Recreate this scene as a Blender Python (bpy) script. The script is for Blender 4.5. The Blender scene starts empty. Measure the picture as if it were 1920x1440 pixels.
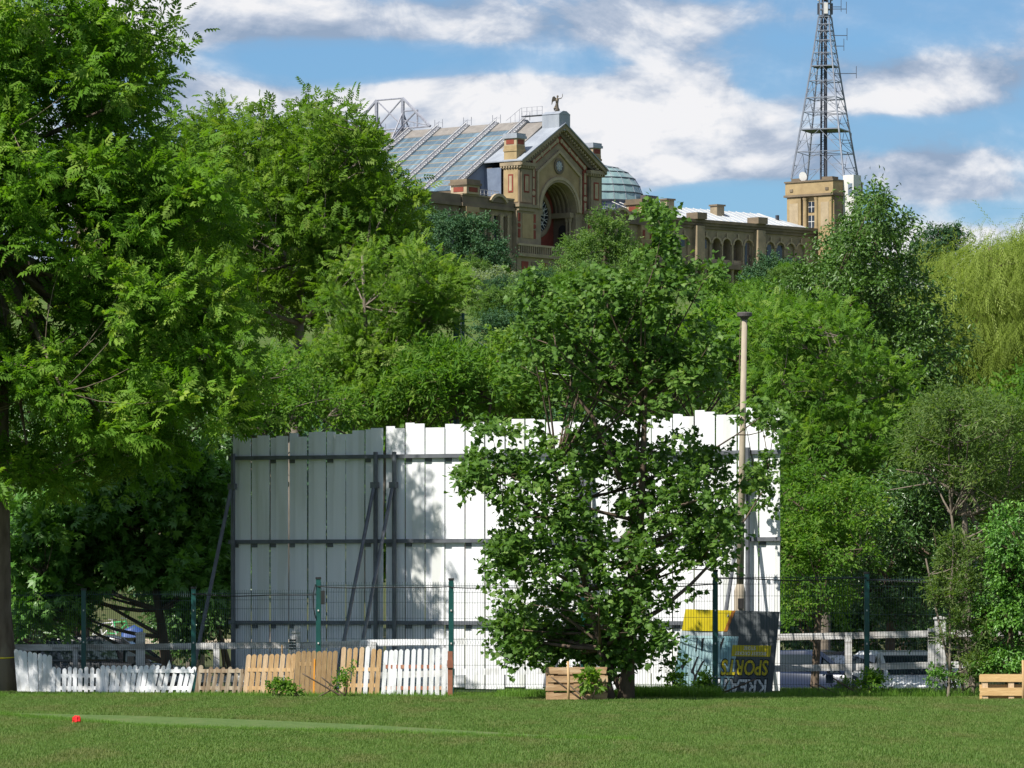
import bpy, math, random
import numpy as np
from mathutils import Vector, Matrix
random.seed(7)
SC = bpy.context.scene
COL = SC.collection
R = math.radians
FPX, CX, HZ, EYE = 9000.0, 960.0, 1145.0, 1.6      # focal length, centre and horizon in photo pixels, eye height

# ---------------------------------------------------------------- camera
cd = bpy.data.cameras.new('camera'); cam = bpy.data.objects.new('camera', cd); COL.objects.link(cam)
cam.location = (0, 0, EYE); cam.rotation_euler = (R(90), 0, 0)
cd.sensor_width = 36.0; cd.lens = 36.0 * FPX / 1920.0
cd.shift_y = (HZ - 720.0) / 1920.0
cd.clip_start = 0.5; cd.clip_end = 9000.0
SC.camera = cam

# ---------------------------------------------------------------- sun and sky
SUN_AZ, SUN_EL = R(46), R(48)                       # sun stands to the left of and behind the camera
to_sun = Vector((-math.cos(SUN_AZ) * math.cos(SUN_EL), -math.sin(SUN_AZ) * math.cos(SUN_EL), math.sin(SUN_EL)))
sl = bpy.data.lights.new('sun', 'SUN'); sl.energy = 4.4; sl.angle = R(0.53); sl.color = (1.0, 0.955, 0.88)
so = bpy.data.objects.new('sun', sl); COL.objects.link(so)
so.rotation_euler = (-to_sun).to_track_quat('-Z', 'Y').to_euler()
so.location = (-60, -40, 80)

W = bpy.data.worlds.new('World'); SC.world = W; W.use_nodes = True
nt = W.node_tree; nt.nodes.clear()
def N(tree, typ, **kw):
    n = tree.nodes.new(typ)
    for k, v in kw.items():
        setattr(n, k, v)
    return n
def L(tree, a, b): tree.links.new(a, b)
def mth(tree, op, a, b=None, c=None):
    n = N(tree, 'ShaderNodeMath', operation=op)
    for i, v in enumerate((a, b, c)):
        if v is None: continue
        if isinstance(v, (int, float)): n.inputs[i].default_value = v
        else: L(tree, v, n.inputs[i])
    return n.outputs[0]
def ramp(tree, fac, stops, interp='LINEAR'):
    r = N(tree, 'ShaderNodeValToRGB'); r.color_ramp.interpolation = interp
    e = r.color_ramp.elements
    while len(e) < len(stops): e.new(0.5)
    for i, (p, c) in enumerate(stops):
        e[i].position = p; e[i].color = (*c, 1) if len(c) == 3 else c
    L(tree, fac, r.inputs[0]); return r.outputs[0]
def mixc(tree, fac, a, b, blend='MIX'):
    m = N(tree, 'ShaderNodeMix', data_type='RGBA', blend_type=blend)
    for sock, v in ((m.inputs[0], fac), (m.inputs[6], a), (m.inputs[7], b)):
        if isinstance(v, (int, float)): sock.default_value = v
        elif isinstance(v, tuple): sock.default_value = (*v, 1) if len(v) == 3 else v
        else: L(tree, v, sock)
    return m.outputs[2]

sky = N(nt, 'ShaderNodeTexSky', sky_type='NISHITA'); sky.sun_disc = False
sky.sun_elevation = SUN_EL; sky.sun_rotation = math.atan2(to_sun.x, to_sun.y)
sky.altitude = 60; sky.air_density = 1.0; sky.dust_density = 0.6; sky.ozone_density = 2.5
tc = N(nt, 'ShaderNodeTexCoord')
sep = N(nt, 'ShaderNodeSeparateXYZ'); L(nt, tc.outputs['Generated'], sep.inputs[0])
sx, sy, sz = sep.outputs
ysafe = mth(nt, 'MAXIMUM', sy, 0.15)
U = mth(nt, 'DIVIDE', sx, ysafe); V = mth(nt, 'DIVIDE', sz, ysafe)
# cloud field: flattened fractal noise over the whole sky + a few named banks and gaps seen low in the north
def cnoise(scale, zs, detail, rough, off, dist=0.3):
    mp = N(nt, 'ShaderNodeMapping'); mp.inputs['Scale'].default_value = (scale, scale, scale * zs); mp.inputs['Location'].default_value = off
    L(nt, tc.outputs['Generated'], mp.inputs['Vector'])
    n = N(nt, 'ShaderNodeTexNoise'); n.inputs['Scale'].default_value = 1.0; n.inputs['Detail'].default_value = detail
    n.inputs['Roughness'].default_value = rough; n.inputs['Distortion'].default_value = dist
    L(nt, mp.outputs[0], n.inputs['Vector']); return n.outputs[0]
n3 = cnoise(9, 3.5, 5, 0.5, (1.3, 9.7, 2.9))
def bank(px, py, wx, wy, amp):
    u0, v0 = (px - CX) / FPX, (HZ - py) / FPX
    a = mth(nt, 'DIVIDE', mth(nt, 'SUBTRACT', U, u0), wx / FPX)
    b = mth(nt, 'DIVIDE', mth(nt, 'SUBTRACT', V, v0), wy / FPX)
    q = mth(nt, 'ADD', mth(nt, 'MULTIPLY', a, a), mth(nt, 'MULTIPLY', b, b))
    return mth(nt, 'MULTIPLY', mth(nt, 'EXPONENT', mth(nt, 'MULTIPLY', q, -1.0)), amp)
BANKS = [(1180, 215, 330, 85, .34), (880, 205, 220, 55, .26), (1330, 300, 220, 60, .22), (700, 55, 300, 45, .16), (1300, 40, 240, 50, .13),
         (1780, 150, 230, 60, .14), (1760, 340, 140, 75, .22), (380, 190, 150, 40, .18), (1700, 460, 160, 40, .14), (330, 20, 160, 50, .15),
         (640, 115, 330, 45, -.25), (1080, 140, 200, 40, -.2), (1330, 365, 150, 34, -.3), (1400, 60, 160, 70, -.04), (1700, 230, 200, 22, -.14),
         (1400, 190, 45, 45, -.12), (1850, 400, 120, 30, -.16), (1640, 400, 60, 40, -.12), (1455, 165, 85, 48, -.17), (1620, 70, 170, 30, -.12), (1660, 270, 170, 22, -.10), (1500, 240, 80, 40, -.08)]
def field(shift):
    a_ = cnoise(14, 2.1, 9, 0.55, (3.1, 1.7, 0.4 + shift * 14 * 2.1)); b_ = cnoise(48, 1.5, 7, 0.6, (7.3, 2.2, 5.1 + shift * 48 * 1.5), 0.6)
    return mth(nt, 'ADD', mth(nt, 'MULTIPLY', a_, 0.68), mth(nt, 'ADD', mth(nt, 'MULTIPLY', b_, 0.19), mth(nt, 'MULTIPLY', n3, 0.14)))
base = field(0.0)
above = field(0.006)            # the same field a little higher up: where it thins out, the cloud top is lit
acc = base
for bk in BANKS: acc = mth(nt, 'ADD', acc, bank(*bk))
cover = ramp(nt, acc, [(0.36, (0.04,) * 3), (0.47, (0.24,) * 3), (0.51, (0.60,) * 3), (0.545, (0.93,) * 3), (0.63, (1.0,) * 3)])
edge = mth(nt, 'MULTIPLY', mth(nt, 'SUBTRACT', base, above), 3.4)
tone = mth(nt, 'ADD', acc, edge)
bright = ramp(nt, tone, [(0.38, (2.7, 3.5, 4.8)), (0.56, (4.3, 4.9, 6.0)), (0.70, (6.5, 6.8, 7.4)), (0.82, (8.0, 8.0, 8.2))])
skyc = mixc(nt, 1.0, sky.outputs[0], (0.55, 0.79, 1.02), 'MULTIPLY')
final = mixc(nt, cover, skyc, bright)
bg = N(nt, 'ShaderNodeBackground'); bg.inputs['Strength'].default_value = 0.067
out = N(nt, 'ShaderNodeOutputWorld'); L(nt, final, bg.inputs[0]); L(nt, bg.outputs[0], out.inputs[0])

vs = SC.view_settings; vs.view_transform = 'Standard'; vs.look = 'None'; vs.gamma = 1.0; vs.use_curve_mapping = False
vs.exposure = 0.75
SC.render.film_transparent = False
SC.cycles.max_bounces = 6; SC.cycles.diffuse_bounces = 3; SC.cycles.glossy_bounces = 2
SC.cycles.transmission_bounces = 3; SC.cycles.transparent_max_bounces = 6
SC.cycles.use_denoising = True; SC.cycles.sample_clamp_indirect = 6.0

# ---------------------------------------------------------------- materials
MATS = {}
def mat(name, c1, c2=None, rough=0.7, scale=4.0, bump=0.0, bscale=None, stretch=(1, 1, 1), metal=0.0, spec=0.4, c3=None, detail=5, lo=.35, hi=.65):
    """base colour c1 to c2 by fractal noise in object space, optional third tone as blotches"""
    m = bpy.data.materials.new(name); m.use_nodes = True; t = m.node_tree
    p = t.nodes['Principled BSDF']; p.inputs['Roughness'].default_value = rough; p.inputs['Metallic'].default_value = metal
    p.inputs['Specular IOR Level'].default_value = spec
    if c2 is None: c2 = tuple(v * 0.82 for v in c1)
    co = N(t, 'ShaderNodeTexCoord'); mp = N(t, 'ShaderNodeMapping'); mp.inputs['Scale'].default_value = stretch
    L(t, co.outputs['Object'], mp.inputs[0])
    n = N(t, 'ShaderNodeTexNoise'); n.inputs['Scale'].default_value = scale; n.inputs['Detail'].default_value = detail
    n.inputs['Roughness'].default_value = 0.6; L(t, mp.outputs[0], n.inputs['Vector'])
    col = ramp(t, n.outputs[0], [(lo, c1), (hi, c2)])
    if c3:
        n2_ = N(t, 'ShaderNodeTexNoise'); n2_.inputs['Scale'].default_value = scale * 0.37; n2_.inputs['Detail'].default_value = 6
        L(t, mp.outputs[0], n2_.inputs['Vector'])
        col = mixc(t, ramp(t, n2_.outputs[0], [(0.52, (0,) * 3), (0.62, (1,) * 3)]), col, c3)
    L(t, col, p.inputs['Base Color'])
    if bump:
        b = N(t, 'ShaderNodeBump'); b.inputs['Strength'].default_value = bump; b.inputs['Distance'].default_value = 0.02
        nb = N(t, 'ShaderNodeTexNoise'); nb.inputs['Scale'].default_value = bscale or scale * 4; nb.inputs['Detail'].default_value = 4
        L(t, mp.outputs[0], nb.inputs['Vector']); L(t, nb.outputs[0], b.inputs['Height']); L(t, b.outputs[0], p.inputs['Normal'])
    MATS[name] = m; return m
def leafmat(name, dark, light, third=None, trans=0.48, rough=0.55, spec=0.16):
    m = bpy.data.materials.new(name); m.use_nodes = True; t = m.node_tree
    p = t.nodes['Principled BSDF']; o = t.nodes['Material Output']
    p.inputs['Roughness'].default_value = rough; p.inputs['Specular IOR Level'].default_value = spec
    a = N(t, 'ShaderNodeAttribute', attribute_name='var')
    st = [(0.05, dark), (0.62, light)] + ([(0.97, third)] if third else [])
    col = ramp(t, a.outputs['Fac'], st); L(t, col, p.inputs['Base Color'])
    tr = N(t, 'ShaderNodeBsdfTranslucent'); L(t, mixc(t, 1.0, col, (1.25, 1.35, 0.42), 'MULTIPLY'), tr.inputs[0])
    mx = N(t, 'ShaderNodeMixShader'); mx.inputs[0].default_value = trans
    L(t, p.outputs[0], mx.inputs[1]); L(t, tr.outputs[0], mx.inputs[2]); L(t, mx.outputs[0], o.inputs[0])
    MATS[name] = m; return m

# ---------------------------------------------------------------- helpers
def tag(o, label=None, cat=None, group=None, kind=None):
    if label: o['label'] = label
    if cat: o['category'] = cat
    if group: o['group'] = group
    if kind: o['kind'] = kind
    return o
def empty(name, loc=(0, 0, 0), rz=0.0, label=None, cat=None, group=None):
    o = bpy.data.objects.new(name, None); COL.objects.link(o); o.location = loc; o.rotation_euler = (0, 0, rz)
    o.empty_display_size = 0.2
    return tag(o, label, cat, group)
def link(name, me, parent=None):
    o = bpy.data.objects.new(name, me); COL.objects.link(o)
    if parent is not None: o.parent = parent
    return o
def Xof(px, Y): return (px - CX) / FPX * Y
def Zof(py, Y): return EYE + (HZ - py) / FPX * Y
def P(px, py, Y): return Vector((Xof(px, Y), Y, Zof(py, Y)))
def pm(Y): return FPX / Y                      # photo pixels per metre at distance Y
class Frame:
    """an upright plane at a place: x along it, y into it, z up. fp() puts a photo pixel on the plane d metres in front of it"""
    def __init__(s, px, Y, yaw):
        s.o = Vector((Xof(px, Y), Y, 0)); s.yaw = R(yaw); s.c, s.s = math.cos(s.yaw), math.sin(s.yaw)
    def fp(s, px, py, d=0.0):
        rx, rz = (px - CX) / FPX, (HZ - py) / FPX
        den = -s.s * rx + s.c
        t = (-d - s.s * s.o.x + s.c * s.o.y) / den
        return (t * (s.c * rx + s.s) - (s.c * s.o.x + s.s * s.o.y), EYE + t * rz)
    def side(s, px, py, sx):
        """photo pixel on the cross plane x = sx: gives (y, z)"""
        rx, rz = (px - CX) / FPX, (HZ - py) / FPX
        t = (sx + s.c * s.o.x + s.s * s.o.y) / (s.c * rx + s.s)
        return (t * (-s.s * rx + s.c) - (-s.s * s.o.x + s.c * s.o.y), EYE + t * rz)
    def empty(s, name, label, cat, group=None):
        return empty(name, s.o, s.yaw, label, cat, group)
class MB:
    def __init__(s): s.v, s.f = [], []
    def add(s, vs_, fs):
        b = len(s.v); s.v += [tuple(p) for p in vs_]; s.f += [tuple(b + i for i in f) for f in fs]; return s
    def box(s, x0, x1, y0, y1, z0, z1):
        return s.add([(x0, y0, z0), (x1, y0, z0), (x1, y1, z0), (x0, y1, z0), (x0, y0, z1), (x1, y0, z1), (x1, y1, z1), (x0, y1, z1)],
                     [(0, 3, 2, 1), (4, 5, 6, 7), (0, 1, 5, 4), (1, 2, 6, 5), (2, 3, 7, 6), (3, 0, 4, 7)])
    def hexa(s, p):   # 8 points: bottom ring 0-3, top ring 4-7
        return s.add(p, [(0, 3, 2, 1), (4, 5, 6, 7), (0, 1, 5, 4), (1, 2, 6, 5), (2, 3, 7, 6), (3, 0, 4, 7)])
    def prism(s, poly, y0, y1):   # polygon of (x, z), extruded along y
        n = len(poly)
        vs_ = [(x, y0, z) for x, z in poly] + [(x, y1, z) for x, z in poly]
        fs = [tuple(range(n)), tuple(range(2 * n - 1, n - 1, -1))] + [(i, i + n, (i + 1) % n + n, (i + 1) % n) for i in range(n)]
        return s.add(vs_, fs)
    def bar(s, a, b, w, h=None, up=(0, 0, 1)):   # square bar from a to b
        a, b = Vector(a), Vector(b); h = h or w; d = (b - a).normalized(); u = Vector(up)
        if abs(d.dot(u)) > .98: u = Vector((1, 0, 0))
        x = d.cross(u).normalized(); y = x.cross(d)
        o = [x * (-w / 2) + y * (-h / 2), x * (w / 2) + y * (-h / 2), x * (w / 2) + y * (h / 2), x * (-w / 2) + y * (h / 2)]
        return s.add([a + q for q in o] + [b + q for q in o], [(0, 1, 2, 3), (7, 6, 5, 4), (0, 4, 5, 1), (1, 5, 6, 2), (2, 6, 7, 3), (3, 7, 4, 0)])
    def tube(s, pts, rad, n=6, cap=True):
        pts = [Vector(p) for p in pts]
        if isinstance(rad, (int, float)): rad = [rad] * len(pts)
        vs_, fs = [], []
        ref = Vector((0.31, 0.17, 0.93))
        for i, p in enumerate(pts):
            d = (pts[min(i + 1, len(pts) - 1)] - pts[max(i - 1, 0)]).normalized()
            x = d.cross(ref)
            if x.length < .05: x = d.cross(Vector((1, 0, 0)))
            x.normalize(); y = d.cross(x)
            for k in range(n):
                a = 2 * math.pi * k / n; vs_.append(p + (x * math.cos(a) + y * math.sin(a)) * rad[i])
        for i in range(len(pts) - 1):
            for k in range(n):
                fs.append((i * n + k, i * n + (k + 1) % n, (i + 1) * n + (k + 1) % n, (i + 1) * n + k))
        if cap:
            fs.append(tuple(range(n - 1, -1, -1))); e = (len(pts) - 1) * n; fs.append(tuple(e + k for k in range(n)))
        return s.add(vs_, fs)
    def lathe(s, prof, n=16, c=(0, 0, 0), a0=0.0, a1=2 * math.pi):
        full = abs(a1 - a0 - 2 * math.pi) < 1e-6; m = n if full else n + 1
        vs_ = [(c[0] + r * math.cos(a0 + (a1 - a0) * k / n), c[1] + r * math.sin(a0 + (a1 - a0) * k / n), c[2] + z) for r, z in prof for k in range(m)]
        fs = []
        for i in range(len(prof) - 1):
            for k in range(n):
                k2 = (k + 1) % m
                fs.append((i * m + k, i * m + k2, (i + 1) * m + k2, (i + 1) * m + k))
        if full:
            if prof[0][0] > 1e-4: fs.append(tuple(range(m - 1, -1, -1)))
            if prof[-1][0] > 1e-4: fs.append(tuple((len(prof) - 1) * m + k for k in range(m)))
        return s.add(vs_, fs)
    def mesh(s, name, m, smooth=False):
        me = bpy.data.meshes.new(name); me.from_pydata(s.v, [], s.f); me.update()
        if smooth: me.polygons.foreach_set('use_smooth', [True] * len(me.polygons))
        if m is not None: me.materials.append(MATS[m] if isinstance(m, str) else m)
        return me
    def build(s, name, m, parent=None, smooth=False):
        return link(name, s.mesh(name, m, smooth), parent)
def bx(name, m, parent, *a): return MB().box(*a).build(name, m, parent)
def arc(cx, cz, r, a0, a1, n): return [(cx + r * math.cos(a0 + (a1 - a0) * k / n), cz + r * math.sin(a0 + (a1 - a0) * k / n)) for k in range(n + 1)]

TY = [-200, 44, 97, 101, 116, 150, 210, 300, 500, 700, 800, 860, 1400, 3000]
TZ = [0, 0, 0, -.7, -.7, -.5, .4, 9, 29, 47.5, 55.5, 58, 58, 40]
def terrain(Y): return float(np.interp(Y, TY, TZ))
# ---------------------------------------------------------------- material list
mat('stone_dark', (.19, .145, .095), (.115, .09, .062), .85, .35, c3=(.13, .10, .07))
mat('brick_yellow', (.35, .26, .135), (.27, .195, .10), .85, .6, c3=(.24, .175, .09))
mat('stone_buff', (.30, .235, .15), (.20, .16, .105), .85, .5)
mat('brick_red', (.225, .048, .028), (.16, .035, .022), .85, .8)
mat('stone_pale', (.38, .30, .19), (.30, .235, .15), .8, .8)
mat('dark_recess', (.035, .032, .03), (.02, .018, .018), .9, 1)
mat('window_dark', (.03, .04, .055), (.015, .02, .03), .15, .5, spec=.6)
mat('lead_sheet', (.30, .325, .36), (.22, .24, .275), .5, .4, stretch=(1, 1, .2))
mat('roof_felt', (.225, .205, .185), (.17, .155, .14), .85, .8)
mat('roof_white', (.44, .47, .50), (.36, .39, .42), .45, .25)
mat('rib_paint', (.46, .455, .45), (.36, .36, .36), .7, 1.0)
mat('wall_blue_grey', (.16, .20, .27), (.11, .14, .2), .6, .4)
mat('clad_white', (.60, .59, .56), (.50, .49, .47), .6, .5)
mat('steel_truss', (.30, .31, .35), (.2, .2, .24), .5, 2)
mat('mast_steel', (.24, .26, .30), (.16, .175, .21), .45, .6, metal=.3)
mat('mast_dark', (.05, .055, .07), (.03, .03, .04), .5, 1)
mat('bronze', (.16, .13, .09), (.07, .06, .05), .45, 6, metal=.4)
mat('screen_white', (.77, .78, .79), (.70, .71, .72), .5, 1.6, bump=.08, bscale=60, stretch=(5, 5, .35), lo=.3, hi=.7, c3=(.60, .61, .585))
mat('screen_white_back', (.74, .75, .76), (.66, .67, .69), .5, 1.2, stretch=(3, 3, .35))
mat('frame_steel', (.135, .145, .16), (.095, .10, .115), .5, 6, metal=.25)
mat('fence_green', (.010, .075, .065), (.008, .055, .05), .4, 4)
mat('fence_wire', (.03, .06, .06), (.02, .045, .045), .5, 4)
mat('cable_black', (.012, .013, .014), (.02, .02, .02), .5, 4)
mat('paint_white', (.78, .79, .80), (.70, .71, .73), .55, 5, bump=.2, bscale=40, stretch=(3, 3, 1), c3=(.60, .60, .59))
mat('wood_tan', (.52, .35, .18), (.40, .245, .11), .75, 5, bump=.25, bscale=18, stretch=(8, 8, 1))
mat('wood_tan_dark', (.34, .23, .115), (.25, .155, .07), .8, 5, bump=.25, bscale=18, stretch=(8, 8, 1))
mat('wood_pale', (.60, .44, .28), (.48, .33, .19), .75, 5, bump=.25, bscale=18, stretch=(8, 8, 1))
mat('wood_weathered', (.27, .20, .13), (.17, .12, .075), .85, 3, bump=.3, bscale=18, stretch=(8, 8, 1), c3=(.36, .30, .22))
mat('wood_orange', (.70, .30, .03), (.6, .24, .02), .7, 3)
mat('wood_red_brown', (.30, .12, .07), (.2, .075, .045), .8, 4, c3=(.42, .25, .15))
mat('rail_wood', (.62, .61, .60), (.46, .45, .43), .85, 2.5, bump=.3, bscale=20, stretch=(1, 6, 6), c3=(.36, .34, .31))
mat('pallet_wood', (.40, .26, .14), (.28, .17, .085), .8, 3, bump=.3, bscale=14, stretch=(1, 6, 6), c3=(.46, .33, .2))
mat('pallet_fresh', (.58, .39, .18), (.46, .29, .12), .75, 4, bump=.25, bscale=14, stretch=(1, 6, 6))
mat('lamp_concrete', (.38, .325, .245), (.29, .245, .185), .8, 8, bump=.1, stretch=(1, 1, .3), c3=(.36, .30, .22))
mat('lamp_cap', (.10, .09, .085), (.06, .05, .05), .6, 8)
mat('rust_panel', (.20, .15, .11), (.10, .07, .05), .8, 6)
mat('bark_ash', (.20, .155, .115), (.10, .075, .055), .9, 5, bump=.6, bscale=9, stretch=(1, 1, .35), c3=(.26, .22, .17))
mat('bark_brown', (.14, .10, .07), (.07, .05, .035), .9, 5, bump=.5, stretch=(1, 1, .4))
mat('bark_pale', (.22, .185, .145), (.13, .105, .08), .9, 6, bump=.4, stretch=(1, 1, .4))
mat('asphalt', (.055, .055, .058), (.04, .04, .042), .9, 3)
mat('path_tan', (.46, .38, .27), (.36, .29, .2), .95, 1.5)
mat('turf_mat', (.095, .145, .042), (.072, .120, .033), .95, 5, bump=.3, bscale=60, stretch=(1, .25, 1), c3=(.105, .140, .048), spec=.1)
mat('red_cloth', (.75, .012, .012), (.55, .008, .01), .7, 12)
mat('yellow_tape', (.75, .65, .03), (.7, .6, .02), .6, 4)
mat('rubber', (.015, .015, .015), (.02, .02, .02), .8, 4)
mat('car_white', (.78, .79, .80), (.75, .76, .78), .25, 1, spec=.6)
mat('car_black', (.012, .013, .015), (.01, .01, .012), .22, 1, spec=.6)
mat('car_blue', (.02, .03, .06), (.015, .022, .05), .2, 1, spec=.7)
mat('glass_car', (.03, .04, .05), (.02, .03, .04), .05, 1, spec=.8)
mat('chrome', (.6, .6, .62), (.5, .5, .52), .2, 1, metal=.9)
mat('bike_white', (.75, .76, .76), None, .4, 2)
mat('bike_green', (.05, .42, .14), None, .4, 2)
mat('tarp_blue', (.03, .08, .25), (.02, .05, .16), .5, 5)
mat('sign_grey', (.085, .098, .105), (.065, .075, .08), .55, 2)
mat('sign_yellow', (.62, .50, .012), (.56, .44, .01), .5, 3)
mat('sign_black', (.012, .012, .013), (.016, .016, .016), .5, 3)
mat('sign_white', (.72, .73, .73), (.66, .67, .67), .5, 3)
mat('sign_orange', (.36, .14, .02), (.3, .11, .015), .5, 3)
mat('sign_pale', (.50, .56, .57), (.42, .48, .5), .5, 3)
mat('sign_picture', (.42, .60, .62), (.17, .34, .38), .5, 2.2, stretch=(1.2, 1, .35), c3=(.58, .62, .55), lo=.4, hi=.6)
leafmat('leaf_ash', (0.086, 0.197, 0.020), (0.147, 0.282, 0.032), (0.302, 0.402, 0.088))
leafmat('leaf_ash_far', (0.073, 0.160, 0.017), (0.140, 0.245, 0.028), (0.220, 0.303, 0.056))
leafmat('leaf_sycamore', (0.057, 0.127, 0.021), (0.098, 0.193, 0.030), (0.206, 0.307, 0.076), .34, .5, .22)
leafmat('leaf_bright', (0.087, 0.183, 0.025), (0.160, 0.271, 0.039), (0.267, 0.353, 0.097))
leafmat('leaf_mid', (0.070, 0.170, 0.023), (0.133, 0.254, 0.033), (0.234, 0.331, 0.063))
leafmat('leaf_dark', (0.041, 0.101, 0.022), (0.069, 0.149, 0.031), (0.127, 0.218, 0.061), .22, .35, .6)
leafmat('leaf_gloss', (0.043, 0.108, 0.016), (0.078, 0.158, 0.022), (0.141, 0.221, 0.055), .25, .42, .42)
leafmat('leaf_willow', (0.130, 0.185, 0.025), (0.240, 0.315, 0.055), (0.346, 0.420, 0.115), .4)
leafmat('leaf_silver', (0.161, 0.220, 0.125), (0.248, 0.307, 0.182), (0.395, 0.454, 0.322))
leafmat('leaf_blue_green', (0.035, 0.090, 0.041), (0.062, 0.131, 0.058), (0.110, 0.193, 0.083), .22)
leafmat('leaf_hill', (0.080, 0.161, 0.041), (0.146, 0.241, 0.066), (0.234, 0.322, 0.118))
leafmat('leaf_chestnut', (0.068, 0.180, 0.029), (0.118, 0.266, 0.038), (0.206, 0.388, 0.072), .3, .45, .4)
leafmat('leaf_elder', (0.080, 0.146, 0.038), (0.139, 0.212, 0.059), (0.241, 0.300, 0.125))
def patchy(name):
    '''worn and lush patches over the field: the blade colour shifts slowly with the place where it grows'''
    m = MATS[name]; t = m.node_tree; p = t.nodes['Principled BSDF']; src = p.inputs['Base Color'].links[0].from_socket
    ge = N(t, 'ShaderNodeNewGeometry'); mp = N(t, 'ShaderNodeMapping'); mp.inputs['Scale'].default_value = (.9, .16, 1); L(t, ge.outputs['Position'], mp.inputs[0])
    a = N(t, 'ShaderNodeTexNoise'); a.inputs['Scale'].default_value = 1.0; a.inputs['Detail'].default_value = 6; L(t, mp.outputs[0], a.inputs['Vector'])
    b = N(t, 'ShaderNodeTexNoise'); b.inputs['Scale'].default_value = 3.1; b.inputs['Detail'].default_value = 4; L(t, mp.outputs[0], b.inputs['Vector'])
    c = mixc(t, ramp(t, a.outputs[0], [(.48, (0,) * 3), (.66, (.75,) * 3)]), src, (.165, .165, .06))
    c = mixc(t, ramp(t, b.outputs[0], [(.50, (0,) * 3), (.64, (.6,) * 3)]), c, (.075, .150, .026))
    L(t, c, p.inputs['Base Color'])
leafmat('grass_blade', (0.076, 0.140, 0.031), (0.132, 0.213, 0.045), (0.253, 0.260, 0.107), .3, .6, .2)
leafmat('grass_tall', (0.081, 0.175, 0.025), (0.138, 0.263, 0.037), (0.237, 0.300, 0.088), .35, .6, .2)

patchy('grass_blade')
# ---------------------------------------------------------------- ground
def ground_material():
    m = bpy.data.materials.new('ground'); m.use_nodes = True; t = m.node_tree; p = t.nodes['Principled BSDF']
    p.inputs['Roughness'].default_value = .95; p.inputs['Specular IOR Level'].default_value = .1
    co = N(t, 'ShaderNodeTexCoord'); sp = N(t, 'ShaderNodeSeparateXYZ'); L(t, co.outputs['Object'], sp.inputs[0])
    a = N(t, 'ShaderNodeTexNoise'); a.inputs['Scale'].default_value = .5; a.inputs['Detail'].default_value = 8; L(t, co.outputs['Object'], a.inputs[0])
    b = N(t, 'ShaderNodeTexNoise'); b.inputs['Scale'].default_value = 14; b.inputs['Detail'].default_value = 5; L(t, co.outputs['Object'], b.inputs[0])
    g = ramp(t, b.outputs[0], [(.3, (.045, .085, .016)), (.7, (.085, .135, .026))])
    g = mixc(t, ramp(t, a.outputs[0], [(.5, (0,) * 3), (.66, (.7,) * 3)]), g, (.135, .125, .055))
    # bare worn soil under and beyond the fence line
    d = mixc(t, b.outputs[0], (.085, .07, .04), (.05, .05, .025))
    yy = mth(t, 'ADD', sp.outputs[1], mth(t, 'MULTIPLY', a.outputs[0], 2.0))
    k = ramp(t, mth(t, 'DIVIDE', yy, 1000.0), [(.0905, (0,) * 3), (.0918, (.75,) * 3), (.24, (.6,) * 3), (.30, (0,) * 3)])
    L(t, mixc(t, k, g, d), p.inputs['Base Color']); MATS['ground'] = m
ground_material()
xs = np.concatenate([np.linspace(-900, -40, 12), np.linspace(-30, 30, 21), np.linspace(40, 900, 12)])
ys = np.concatenate([np.linspace(-200, 40, 7), np.linspace(44, 120, 39), np.linspace(125, 300, 30), np.linspace(310, 900, 60), np.linspace(950, 3000, 12)])
mb = MB()
for y in ys:
    for x in xs:
        z = terrain(y) + (0.0 if y < 300 else math.sin(x * .05 + y * .021) * min(1.0, (y - 300) / 150) * .9)
        mb.v.append((x, y, z))
nx = len(xs)
for j in range(len(ys) - 1):
    for i in range(nx - 1): mb.f.append((j * nx + i, j * nx + i + 1, (j + 1) * nx + i + 1, (j + 1) * nx + i))
g = mb.build('ground', 'ground', None, True); tag(g, kind='structure')
o = MB().add([(-40, 102.5, -.685), (40, 102.5, -.685), (40, 114.5, -.685), (-40, 114.5, -.685)], [(0, 1, 2, 3)]).build('road', 'asphalt'); tag(o, kind='structure')
def gy(py): return FPX * EYE / (py - HZ)
up_edge = [(-120, 1334.5), (0, 1337), (240, 1342), (480, 1350), (700, 1360), (1000, 1378), (1190, 1386.5)]
lo_edge = [(-120, 1336), (0, 1340), (140, 1352), (280, 1364), (420, 1368), (700, 1374), (1000, 1385), (1190, 1388)]
pts = [(Xof(x, gy(y)), gy(y)) for x, y in up_edge] + [(Xof(x, gy(y)), gy(y)) for x, y in reversed(lo_edge)]
STRIP = np.array(pts)
n = len(pts)
o = MB().add([(x, y, .004) for x, y in pts], [tuple(range(n - 1, -1, -1))]).build('pitch_strip', 'turf_mat'); tag(o, kind='structure')
o.data.flip_normals()
o = MB().add([(-30, 195, terrain(195) + .012), (-9, 195, terrain(195) + .012), (-9, 208, terrain(208) + .012), (-30, 208, terrain(208) + .012)], [(0, 1, 2, 3)]).build('path', 'path_tan'); tag(o, kind='structure')
# ---------------------------------------------------------------- the palace on the hill
F = Frame(1047, 850, 52)
def Qz(zx, zy, d=0.0): return F.fp(920 + zx / 6.0, 220 + zy / 6.0, d)
hall = F.empty('palace_hall', 'palace hall with pedimented arched entrance, twin brick turrets and glazed roof', 'building')
def slope_poly(s0, z0, s1, z1, w):   # a parallelogram band from (s0,z0) to (s1,z1), w high downwards
    return [(s0, z0), (s1, z1), (s1, z1 - w), (s0, z0 - w)]
ZE, ZA, HWD = 80.2, 87.7, 12.4       # eave, apex, half width of the pediment
TERR = 57.5
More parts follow.
